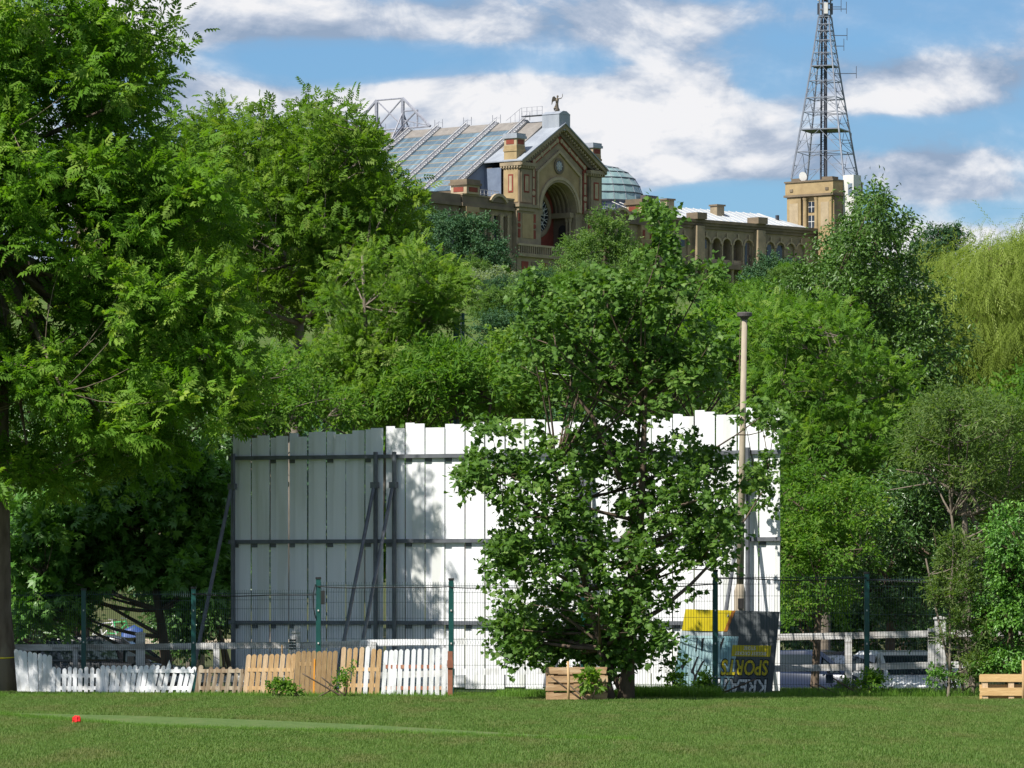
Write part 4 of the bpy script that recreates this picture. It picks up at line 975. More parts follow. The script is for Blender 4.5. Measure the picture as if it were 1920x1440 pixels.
# ---------------------------------------------------------------- concrete lamp column without lantern
Yl = 91.0
lc = empty('lamp_column', (Xof(1387, Yl), Yl, 0), 0, 'old concrete lamp column with flat dark cap, no lantern', 'lamp post')
zt = Zof(594, Yl); s = Yl / FPX
def lx(py): return (1387 + (1396 - 1387) * (1142 - py) / 548 - 1387) * s
MB().tube([(0, 0, -.2), (0, 0, Zof(1110, Yl)), (lx(1100), 0, Zof(1095, Yl))], [.118, .112, .075], 10).build('base', 'lamp_concrete', lc, True)
MB().tube([(lx(1100), 0, Zof(1100, Yl)), (lx(850), 0, Zof(850, Yl)), (lx(594), 0, zt)], [.072, .062, .054], 10).build('shaft', 'lamp_concrete', lc, True)
MB().box(-.04, .075, -.135, -.1, Zof(1141, Yl), Zof(1122, Yl)).build('door_hatch', 'dark_recess', lc)
MB().lathe([(.05, -.06), (.09, -.01), (.14, .01), (.145, .07), (.13, .085), (0, .09)], 20, (lx(594), 0, zt)).build('cap', 'lamp_cap', lc)
MB().tube([(lx(600) - .07, -.02, zt - .02), (lx(600) - .085, -.02, zt - .3), (lx(700) - .085, -.02, Zof(700, Yl))], .008, 5).build('cable', 'rust_panel', lc)

# ---------------------------------------------------------------- dark green pole in the trees with a slack wire
Yp = 114.0
gp = empty('green_pole', (Xof(861, Yp), Yp, terrain(Yp)), 0, 'dark green pole among the shrubs below the palace trees', 'pole')
zt = Zof(587, Yp) - terrain(Yp)
MB().tube([(-.07, 0, 0), (-.07, 0, zt)], .075, 8).build('shaft', 'fence_green', gp); MB().tube([(.09, 0, zt - 2.4), (.09, 0, zt)], .04, 8).build('shaft', 'fence_green', gp)
MB().tube([(.03, -.08, zt - .02), (.05, -.08, zt - .9), (.02, -.08, zt - 2)], .02, 5).build('conduit', 'clad_white', gp)
w0 = Vector((.1, -.05, zt - .45)); pts_ = [w0 + Vector((2.6 * t, .0, -1.05 * t - .25 * math.sin(math.pi * t))) for t in np.linspace(0, 1, 7)]
MB().tube(pts_, .012, 4).build('wire', 'clad_white', gp)

# ---------------------------------------------------------------- small things
Yr = gy(1357)
c = MB(); rg = random.Random(5)
prof = [(.03, 0), (.052, .012), (.058, .05), (.055, .09), (.04, .108), (0, .112)]
for r, z in prof:
    for k in range(10): 
        q = 1 + rg.uniform(-.34, .3); c.v.append((r * q * math.cos(k * .6283), r * q * math.sin(k * .6283), z + rg.uniform(-.014, .014) * (z > 0)))
for i in range(len(prof) - 1):
    for k in range(10): c.f.append((i * 10 + k, i * 10 + (k + 1) % 10, (i + 1) * 10 + (k + 1) % 10, (i + 1) * 10 + k))
o = c.build('red_marker', 'red_cloth', None, False); o.location = (Xof(143, Yr), Yr, 0); o.scale = (.95, .95, .95); tag(o, 'small crumpled red marker lying on the mown grass', 'marker')
# ---------------------------------------------------------------- cars and bicycles beyond the fence
def car(px, Y, yaw, paint, label):
    e = empty('parked_car', (Xof(px, Y), Y, -.685), R(yaw), label, 'car', 'cars parked beyond the rail fence')   # nose towards -y
    def loft(name, m, secs):      # sections along y: (y, [(halfwidth, z) from sill up])
        q = MB(); n = len(secs[0][1]) * 2
        for y, pr in secs:
            q.v += [(-w, y, z) for w, z in pr] + [(w, y, z) for w, z in reversed(pr)]
        for i in range(len(secs) - 1):
            for k in range(n): q.f.append((i * n + k, i * n + (k + 1) % n, (i + 1) * n + (k + 1) % n, (i + 1) * n + k))
        q.f.append(tuple(range(n))); q.f.append(tuple(range(len(secs) * n - 1, (len(secs) - 1) * n - 1, -1)))
        o = q.build(name, m, e, True); b_ = o.modifiers.new('b', 'BEVEL'); b_.width = .03; b_.segments = 2; b_.limit_method = 'ANGLE'; return o
    loft('body', paint, [(-2.05, [(.66, .32), (.7, .5), (.62, .66)]), (-1.9, [(.8, .24), (.84, .5), (.74, .76)]), (-1.0, [(.84, .2), (.88, .55), (.78, .93)]), (.1, [(.84, .2), (.88, .6), (.82, .95)]), (1.5, [(.84, .2), (.88, .6), (.82, .97)]), (2.0, [(.8, .3), (.82, .6), (.76, .9)])])
    cb = loft('cabin', paint, [(-.45, [(.68, .93), (.60, 1.37)]), (.0, [(.70, .93), (.58, 1.44)]), (1.0, [(.70, .93), (.58, 1.42)]), (1.75, [(.68, .93), (.56, 1.2)])])
    MB().hexa([(-.66, -1.02, .95), (.66, -1.02, .95), (.66, -.45, .95), (-.66, -.45, .95), (-.56, -.40, 1.37), (.56, -.40, 1.37), (.56, -.3, 1.37), (-.56, -.3, 1.37)]).build('windscreen', 'glass_car', e)
    for s_ in (-1, 1):
        MB().bar((s_ * .70, -1.04, .93), (s_ * .60, -.40, 1.38), .07).build('pillar', paint, e)
        MB().add([(s_ * .715, -.35, 1.0), (s_ * .715, 1.4, 1.0), (s_ * .625, 1.2, 1.34), (s_ * .635, -.2, 1.34)], [(0, 1, 2, 3)]).build('side_window', 'glass_car', e)
        m_ = MB().box(*sorted((s_ * .86, s_ * 1.02)), -.75, -.6, .93, 1.06).build('mirror', paint, e)
        MB().lathe([(0, 0), (.1, .02), (.12, .06)], 12, (0, 0, 0)).build('headlight', 'chrome', e).matrix_local = Matrix.Translation((s_ * .58, -2.0, .62)) @ Matrix.Rotation(R(90), 4, 'X')
        for y in (-1.25, 1.25):
            wh = MB().lathe([(.2, -.1), (.31, -.1), (.32, 0), (.31, .1), (.2, .1)], 20).build('wheel', 'rubber', e); wh.matrix_local = Matrix.Translation((s_ * .76, y, .32)) @ Matrix.Rotation(R(90), 4, 'Y')
            MB().lathe([(.05, -.06), (.2, -.08), (.2, .08), (.05, .06)], 10).build('rim', 'chrome', wh)
    bx('grille', 'rubber', e, -.4, .4, -2.09, -2.02, .42, .56)
    return e
car(1688, 102.6, 16, 'car_white', 'white car parked behind the rail fence beside the striped post')
car(1528, 104.0, 62, 'car_blue', 'dark blue car parked behind the rail fence beside the sight screen')
sv = car(205, 108.0, 84, 'car_black', 'black car parked beyond the rail fence under the chestnut tree'); sv.scale = (1.18, 1.05, 1.2)
def bicycle(px, Y, z, yaw, m, label):
    e = empty('bicycle', (Xof(px, Y), Y, z), R(yaw), label, 'bicycle', 'bicycles leaning beyond the trees')
    for x in (-.52, .52):
        w = MB().tube([(x + .33 * math.cos(a), 0, .34 + .33 * math.sin(a)) for a in np.linspace(0, 2 * math.pi, 21)], .022, 5, False).build('wheel', 'rubber', e)
        sp = MB()
        for k in range(8): sp.bar((x, 0, .34), (x + .32 * math.cos(k * .785), 0, .34 + .32 * math.sin(k * .785)), .006)
        sp.build('spokes', 'chrome', w)
    f = MB()
    for a, b in (((-.52, 0, .34), (-.1, 0, .32)), ((-.52, 0, .34), (-.2, 0, .82)), ((-.1, 0, .32), (-.2, 0, .86)), ((-.1, 0, .32), (.36, 0, .74)), ((-.2, 0, .8), (.34, 0, .84)), ((.33, 0, .92), (.52, 0, .34))): f.tube([a, b], .025, 6)
    f.build('frame', m, e); MB().box(-.34, -.1, -.06, .06, .88, .93).build('saddle', 'rubber', e); MB().tube([(.28, -.28, .98), (.34, -.05, .96), (.34, .05, .96), (.28, .28, .98)], .018, 6).build('handlebar', 'chrome', e)
zb_ = terrain(200) + .012
bicycle(196, 200, zb_, 25, 'bike_white', 'white bicycle on the path under the chestnut tree')
bicycle(222, 203, terrain(203) + .012, -20, 'bike_green', 'green bicycle on the path under the chestnut tree')
t = MB(); rg = random.Random(2)
for j in range(5):
    for i in range(6): t.v.append((i * .32 - .8, -.5 + j * .1 + rg.uniform(-.05, .05), .02 + j * .3 * (1 - .35 * abs(i - 3) / 3) + rg.uniform(-.05, .05)))
for j in range(4):
    for i in range(5): k = j * 6 + i; t.f.append((k, k + 1, k + 7, k + 6))
o = t.build('blue_tarpaulin', 'tarp_blue', None, True); o.location = (Xof(248, 198), 198, zb_); tag(o, 'crumpled blue tarpaulin heaped on the path beyond the fence', 'tarpaulin')
o.scale = (.55, .55, .6); o.modifiers.new('thick', 'SOLIDIFY').thickness = .03
# ---------------------------------------------------------------- leaves and trees
def diamond(t0, ang, ln, w, z0=0.0, fold=.0, droop=.0, y0=0.0):
    c, s = math.cos(ang), math.sin(ang)
    p = [(0, 0, 0), (ln * .5, w / 2, fold), (ln, 0, -droop), (ln * .5, -w / 2, fold)]
    return [(t0 + x * c - y * s, y0 + x * s + y * c, z0 + z) for x, y, z in p]
def leaf_template(kind):
    v, f = [], []
    def q(pts): 
        b = len(v); v.extend(pts); f.append((b, b + 1, b + 2, b + 3))
    if kind == 'ash':
        for k, t in enumerate((.22, .42, .62, .80)):
            for s in (-1, 1): q(diamond(t, s * R(58 - 4 * k), (.42 - .02 * k), .165, .0, .03, .10))
        q(diamond(.86, 0, .38, .15, 0, .03, .08)); return np.array(v), np.array(f)
    if kind == 'chestnut':
        for a, l in ((0, 1), (R(38), .95), (R(-38), .95), (R(78), .7), (R(-78), .7)): q(diamond(0, a, l, .34 * l, 0, .03, .18))
        return np.array(v), np.array(f)
    if kind == 'maple':
        o = [(0, 0), (-.08, .30), (.12, .34), (.10, .62), (.36, .42), (.52, .46), (.62, .24), (1.0, 0), (.62, -.24), (.52, -.46), (.36, -.42), (.10, -.62), (.12, -.34), (-.08, -.30)]
        v = [(.28, 0, .03)] + [(x, y, -.12 * abs(y) - .10 * x * x) for x, y in o]; n = len(o)
        return np.array(v), np.array([(0, 1 + i, 1 + (i + 1) % n) for i in range(n)])
    if kind == 'simple':
        return np.array([(0, 0, 0), (.5, .24, .09), (1, 0, -.1), (.5, -.24, .09)]), np.array([(0, 2, 1), (0, 3, 2)])
    if kind == 'narrow':
        return np.array([(0, 0, 0), (.45, .13, .05), (1, 0, -.12), (.45, -.13, .05)]), np.array([(0, 2, 1), (0, 3, 2)])
    if kind == 'strand':
        for k in range(16):
            t = k / 16; q(diamond(t, (1 if k % 2 else -1) * R(24), .12, .022, -.04 * t, .004, .02))
        return np.array(v), np.array(f)
    if kind == 'blade':
        return np.array([(-.09, 0, 0), (.09, 0, 0), (.03, .05, .55), (.12, .16, 1.0)]), np.array([(0, 1, 2), (2, 1, 3)])
TEMPL = {k: leaf_template(k) for k in ('ash', 'chestnut', 'maple', 'simple', 'narrow', 'strand')}
def norm(a): return a / np.maximum(np.linalg.norm(a, axis=-1, keepdims=True), 1e-9)
def frames(axis, up):
    a = norm(axis); b = np.cross(up, a); b = norm(b); n = np.cross(a, b); return np.stack([a, b, n], axis=1)      # rows
def leaf_mesh(name, kind, pos, M, size, var, m):
    tv, tf = TEMPL[kind]; nL = len(pos); k = len(tv)
    vv = np.einsum('kj,nji->nki', tv, M) * size[:, None, None] + pos[:, None, :]
    ff = (tf[None] + (np.arange(nL) * k)[:, None, None]).reshape(-1, tf.shape[1])
    me = bpy.data.meshes.new(name)
    me.vertices.add(nL * k); me.vertices.foreach_set('co', vv.reshape(-1).astype(np.float32))
    nf, c = ff.shape
    me.loops.add(nf * c); me.loops.foreach_set('vertex_index', ff.reshape(-1).astype(np.int32))
    me.polygons.add(nf); me.polygons.foreach_set('loop_start', (np.arange(nf) * c).astype(np.int32))
    at = me.attributes.new('var', 'FLOAT', 'POINT'); at.data.foreach_set('value', np.repeat(var, k).astype(np.float32))
    me.update(calc_edges=True); me.materials.append(MATS[m]); return me
def crown_leaves(rs, lobes, nclump, shoots, per, cr, size, kind, droop=.35, shell=.55, flat=.75, light=.12, up=.35):
    """lobes: (centre, radii). Returns leaf positions, frames, sizes, variation and the clump centres."""
    w = np.array([max(.02, (l[1][0] * l[1][1] * l[1][2])) ** (2 / 3) for l in lobes]); w /= w.sum()
    pick = rs.choice(len(lobes), nclump, p=w)
    C = np.array([l[0] for l in lobes])[pick]; Rr = np.array([l[1] for l in lobes])[pick]
    d = norm(rs.normal(size=(nclump, 3))); d[:, 2] = np.where(d[:, 2] < -.5, -d[:, 2] * .6, d[:, 2])
    rad = shell + (1 - shell) * rs.random(nclump) ** .6; rad = np.where(rs.random(nclump) < .14, rs.random(nclump) * shell, rad)
    rad = rad * rs.uniform(.84, 1.2, nclump); crs = cr * rs.uniform(.6, 1.5, nclump)      # ragged outline, clumps of unequal size
    cc = C + d * Rr * rad[:, None]
    cv = rs.normal(0, light, nclump)
    ns = nclump * shoots
    ci = np.repeat(np.arange(nclump), shoots)
    cdir = norm(d * np.array([1, 1, .8]) + np.array([0, 0, up]))
    sd = norm(cdir[ci] * .8 + rs.normal(0, .75, (ns, 3)) * np.array([1, 1, flat]))
    sl_ = crs[ci] * rs.uniform(.6, 1.35, ns)
    n = ns * per; si = np.repeat(np.arange(ns), per)
    t = rs.uniform(.12, 1.0, n)
    pos = cc[ci[si]] + sd[si] * (sl_[si] * t)[:, None] + rs.normal(0, .13 * cr, (n, 3)) - np.array([0, 0, 1]) * (.18 * cr * t ** 2)[:, None]
    ax = norm(sd[si] * .9 + rs.normal(0, .6, (n, 3)) - np.array([0, 0, droop]))
    upv = norm(rs.normal(0, .55, (n, 3)) + np.array([-.1, -.25, .9]))
    M = frames(ax, upv)
    sz = size * rs.uniform(.65, 1.25, n)
    var = np.clip(.42 + cv[ci[si]] + rs.normal(0, .17, n), 0, 1)
    return pos, M, sz, var, cc
def curve_pts(a, b, rs, n=5, bow=.12, lift=.15):
    a, b = np.array(a, float), np.array(b, float); L_ = np.linalg.norm(b - a)
    off = rs.normal(0, bow * L_ * .5, 3); mid = (a + b) / 2 + off + np.array([0, 0, -lift * L_ * .3])
    return [(1 - t) ** 2 * a + 2 * t * (1 - t) * mid + t * t * b for t in np.linspace(0, 1, n)]
def tree(name, label, cat, bpx, Y, lobes, kind, m, nclump, shoots, per, cr, size, tr=.2, bark='bark_brown', seed=1, group=None, depth=None, limbs=26, droop=.35, stems=1, light=.12, twigs=True, shell=.55, parts=0, trunk_top=None, zbase=None, trunk_x=None, split_low=False, flat=.75, extra_limb=(), first=2):
    rs = np.random.RandomState(seed)
    z0 = terrain(Y) if zbase is None else zbase
    O = np.array([Xof(bpx, Y), Y, z0]); s = Y / FPX
    e = empty(name, O, 0, label, cat, group)
    LB = []
    for l in lobes:
        px, py, rx, ry = l[:4]; dy = l[4] if len(l) > 4 else rs.uniform(-.35, .35) * rx * s
        c = np.array([Xof(px, Y + dy), Y + dy, Zof(py, Y + dy)]) - O
        LB.append((c, np.array([rx * s, (depth or rx * s), ry * s])))
    pos, M, sz, var, cc = crown_leaves(rs, LB, nclump, shoots, per, cr, size, kind, droop, shell, flat, light)
    keep = pos[:, 2] > .05; pos, M, sz, var = pos[keep], M[keep], sz[keep], var[keep]
    if parts:
        # the leaves that show largest: nearest to the camera, spread over the crown; each is a part of its own
        world = pos + O; px_ = world[:, 0] / world[:, 1] * FPX + CX; py_ = HZ - (world[:, 2] - EYE) / world[:, 1] * FPX
        inside = (px_ > 0) & (px_ < 1920) & (py_ > 0) & (py_ < 1300)
        facing = np.abs(M[:, 2, 1]); score = np.where(inside, sz * (facing + .25) / size - (pos[:, 1] - pos[:, 1].min()) * .25 + rs.uniform(0, .3, len(sz)), -99)
        idx = np.argsort(-score)[:parts]
        tv, tf = TEMPL[kind]; variants = []
        for k in range(6):
            me = bpy.data.meshes.new('leaf'); me.from_pydata(tv.tolist(), [], tf.tolist()); a = me.attributes.new('var', 'FLOAT', 'POINT'); a.data.foreach_set('value', [(.2, .4, .55, .68, .8, .93)[k]] * len(tv)); me.materials.append(MATS[m]); variants.append(me)
        for i in idx:
            o = link('leaf', variants[min(5, int(var[i] * 6))], e); A = Matrix.Identity(4)
            for r_ in range(3):
                for c_ in range(3): A[r_][c_] = M[i, c_, r_] * sz[i]
                A[r_][3] = pos[i, r_]
            o.matrix_local = A
        mk = np.ones(len(pos), bool); mk[idx] = False; pos, M, sz, var = pos[mk], M[mk], sz[mk], var[mk]
    c = link('crown', leaf_mesh('crown', kind, pos, M, sz, var, m), e)
    if parts: tag(c, kind='stuff')
    # trunk, limbs and twigs
    cen = np.mean([l[0] for l in LB], axis=0); top = max(l[0][2] + l[1][2] * .5 for l in LB)
    tt = top if trunk_top is None else Zof(trunk_top, Y) - z0
    paths = []
    for k in range(stems):
        b0 = np.array([0, 0, -.15]) + (np.array([rs.uniform(-.5, .5), rs.uniform(-.3, .3), 0]) * (.5 if stems > 1 else 0))
        e0 = np.array([(cen[0] * .8 if trunk_x is None else (trunk_x - bpx) * s) + (rs.uniform(-1, 1) * 1.2 if stems > 1 else 0), cen[1] * .6, tt * (1 if k == 0 else rs.uniform(.7, .95))])
        p = [b0 + (e0 - b0) * t + np.array([math.sin(3 * t + k) * .12, math.cos(2.3 * t + k) * .1, 0]) * tt * .08 * math.sin(math.pi * t) for t in np.linspace(0, 1, 10)]
        rr = tr if k == 0 else tr * .6
        MB().tube(p, [rr * (1.35 if i == 0 else 1.0) * (1 - .88 * (i / 9) ** .9) + .012 for i in range(10)], 10).build('trunk', bark, e, True); paths.append(p)
    tips = cc[rs.choice(len(cc), min(limbs, len(cc)), replace=False)]
    br = MB(); nodes = []
    for tip in tips:
        p = paths[rs.randint(len(paths))]
        hz_ = np.array([q[2] for q in p]); want = max(hz_[min(first, 4)], tip[2] - rs.uniform(.25, .55) * np.linalg.norm(tip[:2] - cen[:2] * .8) - .3)
        i = int(np.clip(np.searchsorted(hz_, want), first if not split_low else 1, 8)); a = p[i]
        pts_ = curve_pts(a, tip, rs, 6, .10, .35); r0 = tr * (.42 * (1 - i / 11) + .04)
        br.tube(pts_, [r0 * (1 - .9 * (j / 5)) + .006 for j in range(6)], 5, False); nodes += pts_[2:]
    if twigs and len(nodes):
        nd = np.array(nodes)
        for q in cc[:: max(1, len(cc) // 260)]:
            dd = np.linalg.norm(nd - q, axis=1) + np.where(nd[:, 2] > q[2], .6, 0); j = int(np.argmin(dd))
            if .05 < dd[j] < 3.5: br.tube(curve_pts(nd[j], q, rs, 4, .15, .25), [.016 * (Y / 100) ** .3, .012, .008, .004], 3, False)
    for pts_, r0, r1 in extra_limb:
        w_ = [np.array(P(a, b, Y)) - O for a, b in pts_]; br.tube(w_, list(np.linspace(r0, r1, len(w_))), 6, False)
    if br.v: br.build('branches', bark, e, True)
    return e

# ash in front on the left, its crown hanging over the pickets
tree('ash_tree', 'big ash tree with feathery leaves overhanging the white pickets', 'tree', -4, 94.2,
     [(70, 130, 190, 190, -1.5), (210, 190, 80, 110, .4), (-60, 420, 330, 260, -2.4), (170, 400, 170, 170, -1.2), (330, 430, 100, 120, -1.0), (260, 640, 160, 160, -1.6), (360, 740, 95, 85, -1.2), (390, 600, 70, 110, -1.0), (60, 740, 240, 160, -2.2), (-150, 150, 250, 250, -1.5), (-270, 640, 190, 190, -3.4), (-330, 420, 200, 200, -3.0), (110, -130, 190, 170, 0), (60, 900, 120, 60, -1.4), (240, 850, 120, 60, .4), (270, 90, 40, 40, 0)],
     'ash', 'leaf_ash', 940, 5, 7, .58, .31, .31, 'bark_ash', 3, None, 3.4, 60, .25, parts=300, light=.15, shell=.45, trunk_x=-30, first=5)
# sycamore in the middle
tree('sycamore_tree', 'young sycamore with large lobed leaves in front of the sight screen', 'tree', 1163, 85.8,
     [(1130, 1090, 150, 130), (1020, 1010, 95, 125, -.3), (1270, 960, 110, 95, .2), (1130, 880, 185, 125), (960, 900, 75, 55), (1325, 890, 55, 80, 1.6), (1140, 720, 170, 110), (1030, 650, 66, 95, -.3), (1000, 560, 38, 44), (1270, 700, 100, 100, .3), (1170, 600, 100, 80), (1262, 540, 36, 40), (1328, 512, 18, 22), (1232, 412, 16, 28), (1130, 550, 50, 42), (1030, 1180, 85, 80, 1.3), (1190, 1170, 75, 95), (1430, 790, 34, 40, 5.0), (925, 810, 45, 14), (1425, 920, 20, 90, 5.0), (1320, 1000, 70, 45, .6), (1240, 470, 18, 38), (895, 900, 28, 45), (955, 1060, 40, 90), (1100, 1215, 90, 50, 1.5), (1215, 1225, 50, 50), (965, 1190, 36, 70, .8), (985, 1235, 40, 45, .8), (1065, 1215, 60, 40, 1.6), (1150, 1240, 50, 45, .9), (1310, 1050, 50, 40, .4)],
     'maple', 'leaf_sycamore', 1450, 4, 7, .30, .095, .12, 'bark_brown', 5, None, 1.45, 90, .45, light=.14, parts=300, trunk_top=640, split_low=True, shell=.35, stems=3,
     extra_limb=[([(1163, 1290), (1120, 1200), (1050, 1150)], .07, .02), ([(1165, 1010), (1240, 960), (1330, 930)], .05, .02), ([(1165, 900), (1110, 780), (1040, 690)], .06, .015)])
# behind the screens, left
tree('ash_tree', 'tall open ash tree with pale limbs before the glazed palace roof', 'tree', 515, 125,
     [(560, 290, 105, 70), (465, 290, 66, 62), (650, 298, 64, 56), (630, 400, 150, 90), (500, 420, 120, 110), (735, 400, 55, 45), (560, 560, 150, 100), (450, 570, 90, 120), (640, 228, 22, 20), (595, 232, 44, 20), (680, 480, 80, 60)],
     'ash', 'leaf_ash_far', 430, 5, 6, .58, .30, .26, 'bark_pale', 8, 'ash trees behind the sight screens', 4.2, 60, .2, trunk_top=250, shell=.5)
tree('ash_tree', 'ash tree with round light green crown beside the front ash', 'tree', 365, 130,
     [(365, 335, 76, 82), (400, 420, 90, 100), (330, 420, 70, 120), (385, 560, 90, 120), (420, 250, 40, 40)], 'ash', 'leaf_ash_far', 240, 5, 6, .6, .30, .22, 'bark_pale', 9, 'ash trees behind the sight screens', 3.5, 30)
tree('shrub', 'loose feathery light green shrub above the shaded sight screen', 'shrub', 690, 112, [(620, 710, 80, 66), (690, 650, 66, 56), (765, 700, 70, 66), (800, 610, 42, 55), (742, 570, 50, 42), (692, 515, 44, 38), (830, 550, 32, 42), (782, 495, 36, 34), (640, 590, 42, 42), (580, 750, 60, 46), (690, 770, 120, 50)],
     'ash', 'leaf_bright', 330, 5, 6, .46, .21, .13, 'bark_pale', 12, 'shrubs behind the sight screens', 2.2, 40, .15, stems=3, light=.18, shell=.4)
tree('shrub', 'willowy shrub around the dark green pole', 'shrub', 830, 110.5, [(820, 715, 70, 60), (880, 740, 90, 60), (790, 740, 90, 60), (860, 690, 40, 30)],
     'narrow', 'leaf_mid', 230, 6, 12, .46, .19, .1, 'bark_brown', 13, 'shrubs behind the sight screens', 2.2, 16, .2, stems=3, light=.16)
tree('shrub', 'yellow green shrub peeping over the white screen left of the sycamore', 'shrub', 950, 116, [(930, 740, 80, 60), (990, 700, 80, 80), (1060, 700, 80, 90), (900, 780, 60, 40)],
     'simple', 'leaf_bright', 250, 6, 12, .46, .14, .1, 'bark_brown', 14, 'shrubs behind the sight screens', 2.2, 16, .2, stems=3, light=.15)
tree('shrub', 'tangled shrub with bare twigs above the left end of the screen', 'shrub', 505, 108, [(500, 780, 80, 40), (580, 770, 90, 45), (450, 720, 60, 70), (540, 720, 70, 40), (460, 800, 50, 50)],
     'simple', 'leaf_mid', 220, 6, 10, .45, .11, .08, 'bark_pale', 15, 'shrubs behind the sight screens', 2.0, 24, .2, stems=3,
     extra_limb=[([(478, 800), (485, 740), (470, 690)], .05, .012), ([(482, 770), (500, 730), (505, 700)], .03, .01), ([(484, 790), (540, 730), (600, 715)], .035, .01), ([(540, 830), (548, 760), (562, 720)], .03, .01)])
tree('shrub', 'dense green thicket behind the sycamore above the screen', 'shrub', 1230, 116, [(1140, 700, 110, 90), (1240, 690, 110, 100), (1340, 680, 110, 100), (1420, 700, 70, 90), (1400, 620, 60, 50)],
     'simple', 'leaf_mid', 360, 6, 12, .5, .15, .14, 'bark_brown', 16, 'shrubs behind the sight screens', 2.8, 24, .2, stems=3, light=.15)
# right hand trees
tree('pear_tree', 'dark glossy conical tree hiding the foot of the corner tower', 'tree', 1625, 132,
     [(1626, 405, 16, 32), (1632, 385, 8, 22), (1602, 475, 48, 48), (1662, 456, 42, 46), (1560, 560, 90, 80), (1650, 560, 95, 80), (1600, 660, 130, 90), (1710, 660, 70, 90), (1660, 770, 130, 100), (1720, 790, 70, 100), (1640, 900, 140, 90), (1690, 1010, 120, 80)],
     'simple', 'leaf_gloss', 820, 7, 13, .56, .135, .3, 'bark_brown', 20, None, 4.0, 40, .5, light=.1, shell=.6)
tree('willow_tree', 'yellow green weeping willow beside the dark conical tree', 'tree', 1870, 152,
     [(1850, 520, 90, 60), (1790, 620, 70, 70), (1900, 600, 110, 90), (1930, 490, 60, 50), (1830, 690, 90, 70), (1910, 720, 90, 80), (1760, 560, 35, 40)],
     'strand', 'leaf_willow', 440, 8, 4, .9, 1.0, .4, 'bark_brown', 22, None, 4.2, 36, 1.6, light=.14)
tree('locust_tree', 'light green feathery tree beside the lamp column', 'tree', 1545, 108,
     [(1520, 640, 100, 70), (1600, 740, 110, 80), (1500, 740, 80, 80), (1560, 840, 110, 70), (1640, 840, 70, 70), (1450, 620, 60, 50), (1530, 920, 80, 60), (1480, 850, 30, 80)],
     'ash', 'leaf_mid', 330, 5, 6, .5, .2, .16, 'bark_pale', 24, None, 2.6, 46, .2, light=.16)
tree('elder_shrub', 'grey green elder shrub with bare arching branches above the rail fence', 'shrub', 1830, 101,
     [(1800, 800, 90, 60), (1880, 840, 80, 80), (1750, 860, 60, 60), (1850, 920, 80, 70), (1900, 960, 60, 80), (1770, 800, 50, 50)], 'narrow', 'leaf_elder', 260, 7, 10, .45, .13, .12, 'bark_pale', 26, None, 2.2, 40, .2, stems=2, light=.12,
     extra_limb=[([(1840, 1000), (1800, 930), (1740, 890), (1680, 880)], .06, .012), ([(1835, 960), (1810, 890), (1790, 830)], .05, .012), ([(1880, 980), (1890, 900), (1900, 840)], .05, .012), ([(1780, 900), (1720, 910), (1660, 920)], .025, .008)])
tree('ivy_bush', 'dark ivy covered bush behind the fresh pallet', 'shrub', 1893, 88.5, [(1895, 1050, 48, 90), (1885, 1170, 50, 80), (1920, 1120, 40, 120), (1880, 1250, 45, 40)],
     'simple', 'leaf_chestnut', 300, 6, 9, .24, .085, .1, 'bark_brown', 27, None, .6, 14, .6, light=.16, zbase=0)
tree('privet_shrub', 'loose pale leaved shrub beside the striped fence post', 'shrub', 1800, 88.7, [(1800, 1050, 40, 50), (1790, 1120, 42, 60), (1815, 1190, 45, 50), (1830, 1250, 30, 40), (1770, 1110, 25, 30)],
     'narrow', 'leaf_elder', 150, 6, 9, .22, .10, .035, 'bark_pale', 28, None, .5, 22, .0, stems=4, light=.14, zbase=0)
tree('understory_tree', 'leafy green tree just beside the right end of the sight screen', 'tree', 1525, 100, [(1520, 960, 60, 80), (1500, 1060, 45, 90), (1560, 1040, 70, 80), (1530, 1140, 70, 50), (1590, 960, 60, 60)],
     'simple', 'leaf_mid', 260, 7, 10, .42, .10, .1, 'bark_brown', 29, None, 1.6, 22, .3, light=.15)
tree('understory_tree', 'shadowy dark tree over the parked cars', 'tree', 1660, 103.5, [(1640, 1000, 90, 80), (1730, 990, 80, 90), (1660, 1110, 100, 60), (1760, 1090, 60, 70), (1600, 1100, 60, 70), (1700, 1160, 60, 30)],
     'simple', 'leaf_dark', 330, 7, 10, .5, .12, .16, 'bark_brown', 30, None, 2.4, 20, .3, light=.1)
tree('backdrop_tree', 'dense mid green tree behind the elder and locust trees', 'tree', 1700, 142, [(1560, 900, 130, 100), (1700, 880, 130, 110), (1830, 900, 120, 110), (1620, 1040, 150, 90), (1790, 1040, 150, 90), (1900, 820, 90, 110), (1500, 1020, 60, 100)],
     'simple', 'leaf_mid', 520, 6, 10, .75, .2, .3, 'bark_brown', 38, None, 3.0, 16, .3, light=.15)
# left understory
tree('chestnut_tree', 'dark horse chestnut with hand shaped leaves behind the white pickets', 'tree', 328, 99.5, [(130, 980, 110, 70), (260, 960, 110, 80), (370, 940, 60, 90), (200, 1075, 150, 60), (330, 1080, 80, 60), (60, 1080, 60, 70), (400, 1050, 32, 90), (130, 1125, 50, 26), (80, 1150, 60, 36), (370, 1125, 50, 24)],
     'chestnut', 'leaf_chestnut', 520, 5, 6, .42, .19, .13, 'bark_brown', 31, None, 1.6, 34, .5, light=.16)
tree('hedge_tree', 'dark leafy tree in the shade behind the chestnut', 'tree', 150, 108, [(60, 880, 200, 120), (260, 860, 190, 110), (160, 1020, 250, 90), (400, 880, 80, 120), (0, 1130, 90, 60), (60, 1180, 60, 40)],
     'simple', 'leaf_dark', 380, 7, 9, .6, .15, .2, 'bark_brown', 32, None, 2.6, 26, .3, light=.1)
